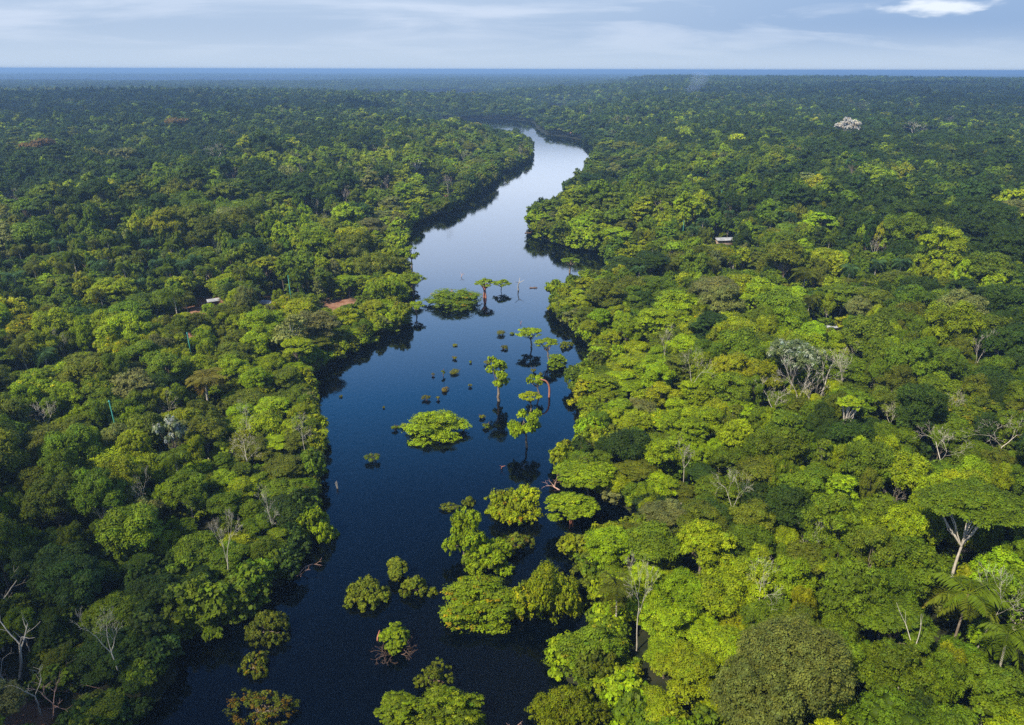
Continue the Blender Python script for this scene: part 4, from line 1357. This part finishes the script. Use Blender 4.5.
# ------------------------------------------------------------------ the scattered forest
LM = [  # landmarks used in the descriptions: pixel and phrase
    (795, 660, 'huge grey-green dome'), (974, 504, 'wide flat parasol tree'), (968, 596, 'large arching palm'), (820, 380, 'pale bare cluster'), (592, 655, 'wide layered waterside tree'),
    (584, 478, 'flat fan-shaped waterside tree'), (914, 660, 'broken white snag'), (1004, 436, 'bare white pair of trees'), (30, 640, 'white forked dead tree'), (8, 590, 'bleached broken tree'),
    (318, 525, 'jutting yellow-green bank tree'), (289, 330, 'silver-green forked tree'), (37, 405, 'bleached bare tree'), (169, 428, 'white-leaved crown'), (242, 440, 'grey twiggy leafless tree'),
    (110, 412, 'nearest teal pole'), (203, 378, 'broad yellow palm'), (724, 239, 'long metal-roofed hut'), (806, 272, 'star-shaped palm'), (852, 403, 'yellow-green spreading tree'),
    (568, 718, 'domed bottom-edge tree'), (350, 250, 'big pale olive tree'), (453, 300, 'flat bush island'), (188, 340, 'down-slope teal pole'), (213, 300, 'pale-roofed shack'), (722, 198, 'tall teal pole'),
    (797, 352, 'white-dusted crown'), (267, 644, 'dull dark water shrub')]
ORD = ['nearest', 'second nearest', 'third nearest', 'fourth nearest', 'fifth nearest', 'sixth nearest', 'seventh nearest', 'eighth nearest', 'ninth nearest', 'tenth nearest', 'eleventh nearest', 'twelfth nearest', 'thirteenth nearest',
       'fourteenth nearest', 'fifteenth nearest', 'sixteenth nearest', 'seventeenth nearest', 'eighteenth nearest', 'nineteenth nearest', 'twentieth nearest'] + [f'{k}th nearest' for k in range(21, 99)]


def place_words(pix, desc):
    """for each pixel position a phrase that no other one of the list gets"""
    secs = {}
    for i, (px, py) in enumerate(pix):
        d = [math.hypot(px - l[0], (py - l[1]) * 1.3) for l in LM]
        k = int(np.argmin(d))
        dx, dy = px - LM[k][0], (py - LM[k][1]) * 1.0
        if abs(dx) > abs(dy):
            s = 'right of' if dx > 0 else 'left of'
        else:
            s = 'below' if dy > 0 else 'above'
        secs.setdefault((k, s, desc[i]), []).append((d[k], i))
    out = [None] * len(pix)
    for (k, s, ds), lst in secs.items():
        lst.sort()
        for q, (_, i) in enumerate(lst):
            out[i] = f'{ds}, {ORD[q]} such {s} the {LM[k][2]}' if len(lst) > 1 else f'{ds}, only one {s} the {LM[k][2]}'
    return out


THIN = [(345, 186), (300, 158), (272, 172), (612, 128), (628, 116), (646, 108), (664, 116), (700, 346), (667, 326), (962, 376), (900, 462), (735, 462), (646, 552), (130, 462), (262, 462), (300, 412), (215, 512), (95, 586),
        (420, 160), (447, 172), (60, 330), (520, 140), (240, 380), (770, 560), (985, 330), (690, 430), (820, 500), (1008, 560)]
tw = place_words(THIN, ['thin pale leafless tree'] * len(THIN))
for i, ((px, py), lab) in enumerate(zip(THIN, tw)):
    Hm = 14 + (i * 37 % 5) + (4 if py < 200 else 0)
    x, y, gz = ground_at_px(px, py, Hm)
    s = Hm / 13.5
    r = root('dead_tree', x, y, gz, lab, 'dead tree', 'leafless trees in the forest', rz=i * 2.3, s=(s * .55, s * .55, s))
    c = bpy.data.objects.new('trunk', PR[f'dead{i % 4}'][1]); COL.objects.link(c); c.parent = r
    TAKEN.append((x, y, 1.0)); SEEN.append((x, y, gz + Hm * .55, 1.5))

# palms
pl = [(p[6], p[7]) for p in PALM_TODO]
pcol = rngp.integers(0, 3, len(pl))
pdesc = [['green palm', 'dull green palm', 'olive palm'][k] for k in pcol]
pw = place_words(pl, pdesc)
PT = [C_MID * .85, np.array([.05, .10, .03]), C_OLIVE * .75]
for (x, y, gz, Hm, s, lab, px, py, i), w, k in zip(PALM_TODO, pw, pcol):
    if i == 0:
        gt, fr = palm(480, H=Hm, L=5.2, nf=15, separate=True, lod=1.3)
        r = root('palm_tree', x, y, gz, lab, 'palm tree')
        link('trunk', gt.mesh('trunk_mesh', M_BARK, True), parent=r)
        for q, g in enumerate(fr):
            link('frond', g.mesh('frond_mesh', M_LEAF), parent=r, tint=(C_OLIVE * 1.1 if q > 6 else C_MID * .9))
        continue
    key = PALMS[i % 4]
    H0 = 9.5 + (i % 4)
    t = np.array([.13, .12, .015]) if i == 2 else PT[k]
    copy_thing('palm_tree', key, x, y, gz, i * 1.3, (s, s, Hm / H0), t, lab or w, 'palm tree', 'palms in the forest')


def dart(rmax, rng):
    """crowns packed side by side out to rmax: x, y, radius"""
    cell = 4.0
    out = []; grid = {}
    xs = np.arange(-rmax, rmax, 2.6); ys = np.arange(5, rmax, 2.6)
    X, Y = np.meshgrid(xs, ys)
    X = (X + rng.uniform(-1.8, 1.8, X.shape)).ravel(); Y = (Y + rng.uniform(-1.8, 1.8, Y.shape)).ravel()
    m = (np.hypot(X, Y) < rmax) & (np.abs(X) < Y * 0.86 + 45)
    X, Y = X[m], Y[m]
    sd = sdist(X, Y) + wob(X, Y) * .35
    R_ = np.exp(rng.normal(math.log(2.8), .32, len(X))).clip(1.9, 7.0)
    R_ = np.where(rng.uniform(0, 1, len(X)) < .03, rng.uniform(7, 9.5, len(X)), R_)
    R_ = np.where(sd < 9, np.minimum(R_, 4.4), R_)
    R_ = np.minimum(R_, 4.6 + 3.4 * sstep(110, 300, np.hypot(X, Y)))
    ok = sd > R_ * .5
    ok &= soil_at(X, Y) < .25
    X, Y, R_, sd = X[ok], Y[ok], R_[ok], sd[ok]
    T_ = np.array(TAKEN)
    keep = np.ones(len(X), bool)
    for tx, ty, tr in T_:
        keep &= np.hypot(X - tx, Y - ty) > tr + R_ * .5
    X, Y, R_, sd = X[keep], Y[keep], R_[keep], sd[keep]
    order = np.argsort(-R_ + rng.normal(0, .9, len(R_)))
    res = []
    for i in order:
        x, y, r = X[i], Y[i], R_[i]
        gx, gy = int(x // 8), int(y // 8)
        good = True
        for a in range(gx - 2, gx + 3):
            for b in range(gy - 2, gy + 3):
                for q in grid.get((a, b), ()):
                    if math.hypot(x - X[q], y - Y[q]) < .63 * (r + R_[q]):
                        good = False; break
                if not good: break
            if not good: break
        if good:
            grid.setdefault((gx, gy), []).append(i); res.append(i)
    res = np.array(res)
    return X[res], Y[res], R_[res], sd[res]


rs = np.random.default_rng(21)
X, Y, R_, SDn = dart(430.0, rs)
GZ = ground_z(X, Y, SDn)
inl = sstep(2, 45, SDn)
HT = (7.5 + 6.5 * inl + (R_ - 4.2) * 1.3 + rs.normal(0, 1.7, len(X)) + inl * 3.5 * (fbm(X / 30, Y / 30, 55) - .5) * 2).clip(5, 23)
dist = np.hypot(X, Y)
def caps(x, y, h, rad, gz):
    d = np.hypot(x, y)
    cap = np.full(len(x), 1e3)
    for fx, fy, fz, hw in SEEN:
        df = math.hypot(fx, fy); ux_, uy_ = fx / df, fy / df
        along = x * ux_ + y * uy_; lat = np.abs(x * uy_ - y * ux_)
        m = (along < df - .5) & (along > df * .55) & (lat < hw + rad * .7)
        los = fz + (CAM_Z - fz) * (df - along - rad * .6) / df - .3
        cap = np.where(m, np.minimum(cap, los - gz), cap)
    return np.minimum(h, cap)
HT = HT + 4.0 * sstep(180, 420, dist) * inl
HT = caps(X, Y, HT, R_, GZ)
R_ = np.where(HT < 6, np.minimum(R_, 1.2 + HT * .35), R_)
HT = np.maximum(HT, 1.2)
tc, tk = tints(X, Y, rs)
sx, sy, sz = proj(np.column_stack([X, Y, GZ + HT * .72]))
inview = (sx > -60) & (sx < W + 60) & (sy < H + 110) & (sz > 5)
infr = (sx > 12) & (sx < W - 12) & (sy < H - 4) & (sy > 60)
size = R_ / sz
cand = np.where(infr)[0]
cand = cand[np.argsort(-size[cand])]
NLAND = 19
PICK = cand[:300 - NLAND]
picked = np.zeros(len(X), bool); picked[PICK] = True
STYLE_N = {0: 'rounded', 1: 'lumpy', 2: 'tall domed', 3: 'ragged', 4: 'open', 5: 'loose tall', 6: 'layered', 7: 'flat-topped', 8: 'coarse-leaved', 9: 'fine-leaved', 10: 'tiered', 11: 'pink-flecked'}
NP = rs.choice(12, len(X), p=np.array([.14, .13, .12, .13, .10, .10, .04, .03, .09, .08, .02, .02]))
ROT = rs.uniform(0, 6.28, len(X))
SXY = R_ / 5.0; SZ = HT / 13.4
SZ = np.where(SDn < 8, SZ * .95, SZ)
desc = [f"{'big ' if R_[i] > 5.6 else 'small ' if R_[i] < 3.3 else ''}{STYLE_N[NP[i]]} {PALN[tk[i]]} tree" for i in PICK]
words = place_words([(sx[i], sy[i]) for i in PICK], desc)
for i, w in zip(PICK, words):
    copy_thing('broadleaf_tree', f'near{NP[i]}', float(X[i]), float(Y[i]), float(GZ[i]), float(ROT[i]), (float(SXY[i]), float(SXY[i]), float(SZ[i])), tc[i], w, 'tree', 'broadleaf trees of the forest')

# the rest of the forest: one object that places the crowns, trunks and plots by geometry nodes
PROTO_COL = bpy.data.collections.new('forest_plants')
PROTO_COL.use_fake_user = True
KEYS = {}
allk = NEAR + MID + FAR + PATCH + ['palm0', 'palm1', 'palm2', 'palm3', 'palmfar0', 'palmfar1', 'low0', 'low1', 'low2']
for i in range(3):
    g, c, lr = crown(610 + i, ['layered', 'dome', 'shrub'][i], R=2.6, zc=2.0, Hc=2.0, nleaf=1800, lsize=.34, tuft=.4, core=(i < 2))
    proto(f'low{i}', g)


def joined(key):
    c, t = PR[key]
    V = []; F = []; C = []; mi = []; n = 0; mats = []
    for q, me in enumerate((c, t)):
        if me is None:
            continue
        v = np.empty(len(me.vertices) * 3, np.float32); me.vertices.foreach_get('co', v)
        f = np.empty(len(me.loops), np.int32); me.loops.foreach_get('vertex_index', f)
        cc = np.empty(len(me.vertices) * 4, np.float32); me.attributes['lc'].data.foreach_get('color', cc)
        V.append(v.reshape(-1, 3)); F.append(f.reshape(-1, 4) + n); C.append(cc.reshape(-1, 4)); n += len(me.vertices)
        mats.append(me.materials[0]); mi.append(np.full(len(me.polygons), len(mats) - 1, np.int32))
    me = new_mesh(key + '_plant', np.vstack(V), np.vstack(F), {'lc': ('FLOAT_COLOR', 'POINT', np.vstack(C))})
    for m in mats:
        me.materials.append(m)
    me.polygons.foreach_set('material_index', np.concatenate(mi))
    return me


for i, k in enumerate(allk):
    me = joined(k)
    o = bpy.data.objects.new(f'{i:02d}_{k}', me)
    PROTO_COL.objects.link(o)
    KEYS[k] = i

pts = []; idx = []; rot = []; scl = []; tin = []


def put(x, y, z, key, r, s, t):
    pts.append(np.column_stack([x, y, z])); idx.append(np.asarray(key)); rot.append(np.asarray(r)); scl.append(np.asarray(s)); tin.append(np.asarray(t))


rest = ~picked & (dist < 430)
# keep what is just outside the frame too: it is reflected, casts shade and is seen from a step aside
rest &= (sx > -260) & (sx < W + 260) & (Y > 20)
ri = np.where(rest)[0]
nearlod = (dist[ri] < 240)
k1 = np.array([KEYS[f'near{q}'] for q in NP[ri]])
k2 = np.array([KEYS[MID[q % 8]] for q in NP[ri]])
put(X[ri], Y[ri], GZ[ri], np.where(nearlod, k1, k2), ROT[ri], np.column_stack([SXY[ri], SXY[ri], SZ[ri]]), tc[ri])

# low growth: under the crowns, along the banks and around the clearings
n = 9000
a = rs.uniform(-.75, .75, n); r = np.sqrt(rs.uniform(40 ** 2, 400 ** 2, n))
ux, uy = r * np.sin(a), r * np.cos(a)
usd = sdist(ux, uy)
ok = (usd > .8) & (soil_at(ux, uy) < .6)
ux, uy, usd = ux[ok], uy[ok], usd[ok]
# bank line
bl = []
for Pn in (RIVER,):
    Q = np.roll(Pn, -1, 0)
    for A, B in zip(Pn, Q):
        L = np.linalg.norm(B - A)
        if np.hypot(*A) > 900:
            continue
        m = int(L / 1.0) + 1
        k = rs.uniform(0, 1, m)[:, None]
        bl.append(A + (B - A) * k + rs.normal(0, 1.3, (m, 2)))
bl = np.vstack(bl)
bsd = sdist(bl[:, 0], bl[:, 1])
ok = (bsd > .3) & (bsd < 4.5)
bl, bsd = bl[ok], bsd[ok]
LX = np.concatenate([ux, bl[:, 0]]); LY = np.concatenate([uy, bl[:, 1]]); LS = np.concatenate([usd, bsd])
tcl, _ = tints(LX, LY, rs)
isb = np.arange(len(LX)) >= len(ux)
far_ = np.hypot(LX, LY) > 300
s = rs.uniform(.6, 1.25, len(LX)) * np.where(isb, 1.25, 1.0) * np.where(far_ & isb, 1.5, 1)
put(LX, LY, ground_z(LX, LY, LS) - .2, np.array([KEYS[f'low{q}'] for q in rs.integers(0, 3, len(LX))]), rs.uniform(0, 6.28, len(LX)),
    np.column_stack([s, s, s * rs.uniform(.8, 1.6, len(LX))]), tcl * .9)

# middle distance 430 - 2000 m
sp = 7.6
gx, gy = np.meshgrid(np.arange(-1700, 1700, sp), np.arange(300, 2000, sp))
gx = (gx + rs.uniform(-.48, .48, gx.shape) * sp).ravel(); gy = (gy + rs.uniform(-.48, .48, gy.shape) * sp).ravel()
m = (np.hypot(gx, gy) > 428) & (np.hypot(gx, gy) < 2000) & (np.abs(gx) < gy * .84 + 60)
gx, gy = gx[m], gy[m]
gsd = sdist(gx, gy)
rr = np.exp(rs.normal(math.log(4.8), .26, len(gx))).clip(3.0, 9.5)
ok = (gsd > 3.5) & (soil_at(gx, gy) < .4)
for tx, ty, tr in TAKEN:
    if math.hypot(tx, ty) > 380:
        ok &= np.hypot(gx - tx, gy - ty) > tr + 2.5
gx, gy, gsd, rr = gx[ok], gy[ok], gsd[ok], rr[ok]
gd = np.hypot(gx, gy)
gh = (9 + 9 * sstep(3, 70, gsd) + (rr - 5.5) * 1.1 + rs.normal(0, 1.6, len(gx)) + 5 * (fbm(gx / 60, gy / 60, 44) - .5)).clip(7, 30)
emer = rs.uniform(0, 1, len(gx)) < .012
gh = np.where(emer & (gsd > 30), gh + 7, gh)
gh = np.maximum(caps(gx, gy, gh, rr, ground_z(gx, gy, gsd)), 2.0)
tcm, _ = tints(gx, gy, rs)
km = np.array([KEYS[MID[q]] for q in rs.choice(8, len(gx), p=[.2, .2, .17, .1, .08, .06, .09, .1])])
kf = np.array([KEYS[FAR[q]] for q in rs.integers(0, 6, len(gx))])
kk = np.where(gd < 800, km, kf)
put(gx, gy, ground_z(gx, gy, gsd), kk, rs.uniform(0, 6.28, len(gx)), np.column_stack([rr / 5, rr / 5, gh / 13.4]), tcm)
# far forest in plots
sp = 55.0
gx, gy = np.meshgrid(np.arange(-8000, 8000, sp), np.arange(1300, 9300, sp))
gx = (gx + rs.uniform(-.2, .2, gx.shape) * sp).ravel(); gy = (gy + rs.uniform(-.2, .2, gy.shape) * sp).ravel()
m = (np.hypot(gx, gy) > 1985) & (np.hypot(gx, gy) < 9300) & (np.abs(gx) < gy * .80 + 60)
gx, gy = gx[m], gy[m]
gsd = sdist(gx, gy)
ok = gsd > 22
gx, gy, gsd = gx[ok], gy[ok], gsd[ok]
low_ = 1 - .35 * sstep(500, 100, gsd)
tcp, _ = tints(gx, gy, rs)
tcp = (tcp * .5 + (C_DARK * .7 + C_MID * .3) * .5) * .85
sz_ = rs.uniform(1.0, 1.35, len(gx)) * (1 + .35 * (fbm(gx / 400, gy / 400, 12) - .5)) * low_
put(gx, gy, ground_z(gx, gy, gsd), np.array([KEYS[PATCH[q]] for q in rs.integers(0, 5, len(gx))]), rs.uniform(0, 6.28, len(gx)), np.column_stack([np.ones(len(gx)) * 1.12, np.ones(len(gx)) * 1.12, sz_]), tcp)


def build_forest():
    P = np.vstack(pts); I = np.concatenate(idx).astype(np.int32); Rz = np.concatenate(rot); S = np.vstack(scl); Tn = np.vstack(tin)
    me = bpy.data.meshes.new('forest_points')
    me.vertices.add(len(P)); me.vertices.foreach_set('co', P.astype(np.float32).ravel())
    a = me.attributes.new('pidx', 'INT', 'POINT'); a.data.foreach_set('value', I)
    a = me.attributes.new('prot', 'FLOAT_VECTOR', 'POINT'); a.data.foreach_set('vector', np.column_stack([np.zeros(len(P)), np.zeros(len(P)), Rz]).astype(np.float32).ravel())
    a = me.attributes.new('pscl', 'FLOAT_VECTOR', 'POINT'); a.data.foreach_set('vector', S.astype(np.float32).ravel())
    a = me.attributes.new('tint', 'FLOAT_COLOR', 'POINT'); a.data.foreach_set('color', np.column_stack([Tn, np.ones(len(P))]).astype(np.float32).ravel())
    ng = bpy.data.node_groups.new('forest_nodes', 'GeometryNodeTree')
    ng.interface.new_socket('Geometry', in_out='INPUT', socket_type='NodeSocketGeometry')
    ng.interface.new_socket('Geometry', in_out='OUTPUT', socket_type='NodeSocketGeometry')
    n, l, node = NT(ng)
    gi = node('NodeGroupInput'); go = node('NodeGroupOutput')
    m2p = node('GeometryNodeMeshToPoints')
    ci = node('GeometryNodeCollectionInfo')
    ci.inputs['Collection'].default_value = PROTO_COL
    ci.inputs['Separate Children'].default_value = True
    ci.inputs['Reset Children'].default_value = True
    iop = node('GeometryNodeInstanceOnPoints')
    iop.inputs['Pick Instance'].default_value = True
    def attr(nm, ty):
        x = node('GeometryNodeInputNamedAttribute', data_type=ty)
        x.inputs['Name'].default_value = nm
        return x.outputs['Attribute']
    l.new(gi.outputs[0], m2p.inputs['Mesh'])
    l.new(m2p.outputs[0], iop.inputs['Points'])
    l.new(ci.outputs[0], iop.inputs['Instance'])
    l.new(attr('pidx', 'INT'), iop.inputs['Instance Index'])
    e2r = node('FunctionNodeEulerToRotation')
    l.new(attr('prot', 'FLOAT_VECTOR'), e2r.inputs[0])
    l.new(e2r.outputs[0], iop.inputs['Rotation'])
    l.new(attr('pscl', 'FLOAT_VECTOR'), iop.inputs['Scale'])
    l.new(iop.outputs[0], go.inputs[0])
    o = link('forest', me, kind='stuff')
    md = o.modifiers.new('forest', 'NODES')
    md.node_group = ng
    print('forest instances', len(P))


build_forest()


# ------------------------------------------------------------------ air
def volume_material(name, dens, col, aniso=0.2):
    m, n, l, node = mat_new(name)
    out = node('ShaderNodeOutputMaterial')
    v = node('ShaderNodeVolumePrincipled')
    v.inputs['Density'].default_value = dens
    v.inputs['Color'].default_value = (*col, 1)
    v.inputs['Anisotropy'].default_value = aniso
    l.new(v.outputs[0], out.inputs['Volume'])
    return m


g = Geo()
boxq(g, -76000, 76000, -76000, 76000, -4.0, 83.0)
hz = link('haze', g.mesh('haze_mesh', volume_material('haze_air', 0.00021, (0.27, 0.44, 0.69))), kind='stuff')


def build_smoke():
    x, y = at(690, 99, 20)
    G = Geo()
    rng = np.random.default_rng(3)
    n = 14; m = 18
    k = np.linspace(0, 1, n)
    th = np.linspace(0, 2 * math.pi, m, endpoint=False)
    cx = -8 + 50 * k ** 1.5 * np.sin(k * 2.2 + .4); cy = 20 * k
    rad = 4 + 26 * k ** .8 * (1 - .55 * k ** 4)
    ring = np.stack([cx[:, None] + rad[:, None] * np.cos(th) * rng.uniform(.8, 1.2, (n, m)), cy[:, None] + rad[:, None] * np.sin(th) * rng.uniform(.8, 1.2, (n, m)), np.repeat((12 + 62 * k)[:, None], m, 1)], -1)
    V = ring.reshape(-1, 3)
    V = np.vstack([V, [[cx[0], cy[0], 9]], [[cx[-1], cy[-1], 76]]])
    i = np.arange(n - 1)[:, None]; j = np.arange(m)[None, :]; j2 = (j + 1) % m
    F = np.stack([i * m + j, i * m + j2, (i + 1) * m + j2, (i + 1) * m + j], -1).reshape(-1, 4)
    b = n * m; e = (n - 1) * m
    c0 = np.array([[b, (2 * q + 2) % m, 2 * q + 1, 2 * q] for q in range(m // 2)])
    c1 = np.array([[b + 1, e + 2 * q, e + 2 * q + 1, e + (2 * q + 2) % m] for q in range(m // 2)])
    G.add(V, np.vstack([F, c0, c1]))
    o = link('smoke', G.mesh('smoke_mesh', volume_material('smoke_wisp', 0.007, (.8, .86, .95), 0.3)), kind='stuff')
    o.location = (x, y, 0)


build_smoke()


# ------------------------------------------------------------------ unseen thin clouds, added overhead to dim parts of the forest
def shade_cloud_material(name, a):
    m, n, l, node = mat_new(name)
    out = node('ShaderNodeOutputMaterial')
    tc = node('ShaderNodeTexCoord')
    nz = node('ShaderNodeTexNoise')
    nz.inputs['Scale'].default_value = 2.2; nz.inputs['Detail'].default_value = 5.0
    l.new(tc.outputs['Object'], nz.inputs['Vector'])
    gr = node('ShaderNodeVectorMath', operation='LENGTH')
    l.new(tc.outputs['Object'], gr.inputs[0])
    ad = node('ShaderNodeMath', operation='MULTIPLY_ADD')
    ad.inputs[1].default_value = -0.9
    l.new(nz.outputs[0], ad.inputs[0]); l.new(gr.outputs['Value'], ad.inputs[2])
    r = node('ShaderNodeMapRange', interpolation_type='SMOOTHSTEP')
    r.inputs['From Min'].default_value = 0.55; r.inputs['From Max'].default_value = 0.05
    r.inputs['To Max'].default_value = a
    l.new(ad.outputs[0], r.inputs['Value'])
    tr = node('ShaderNodeBsdfTransparent'); df = node('ShaderNodeBsdfDiffuse')
    df.inputs['Color'].default_value = (.85, .87, .9, 1)
    mx = node('ShaderNodeMixShader')
    l.new(r.outputs[0], mx.inputs[0]); l.new(tr.outputs[0], mx.inputs[1]); l.new(df.outputs[0], mx.inputs[2])
    l.new(mx.outputs[0], out.inputs[0])
    return m


def cloud(cx, cy, rx, ry, alt, a, seed):
    """cx, cy: middle of the shade it throws"""
    off = SDIR * (alt / SDIR.z)
    nu, nv = 48, 18
    th = np.linspace(0, 2 * math.pi, nu, endpoint=False); ph = np.linspace(0.04, math.pi - 0.04, nv)
    P, T_ = np.meshgrid(ph, th, indexing='ij')
    k = .8 + .4 * vnoise(np.cos(T_) * 3 + 20 + np.cos(P), np.sin(T_) * 3 + 20 + P * 2, seed)
    V = np.stack([np.sin(P) * np.cos(T_) * k, np.sin(P) * np.sin(T_) * k, np.cos(P) * k * .12], -1).reshape(-1, 3)
    i = np.arange(nv - 1)[:, None]; j = np.arange(nu)[None, :]; j2 = (j + 1) % nu
    F = np.stack([i * nu + j, (i + 1) * nu + j, (i + 1) * nu + j2, i * nu + j2], -1).reshape(-1, 4)
    G = Geo(); G.add(V, F)
    o = link('cloud', G.mesh('cloud_mesh', shade_cloud_material('shade_cloud_vapour', a), True), kind='structure')
    o.location = (cx + off.x, cy + off.y, alt)
    o.scale = (rx, ry, (rx + ry) / 2)


cloud(-900, 1150, 780, 650, 950, .42, 1)
cloud(1150, 1500, 950, 850, 1000, .38, 2)
cloud(-120, 62, 95, 85, 700, .5, 3)
cloud(190, 70, 75, 90, 700, .32, 4)
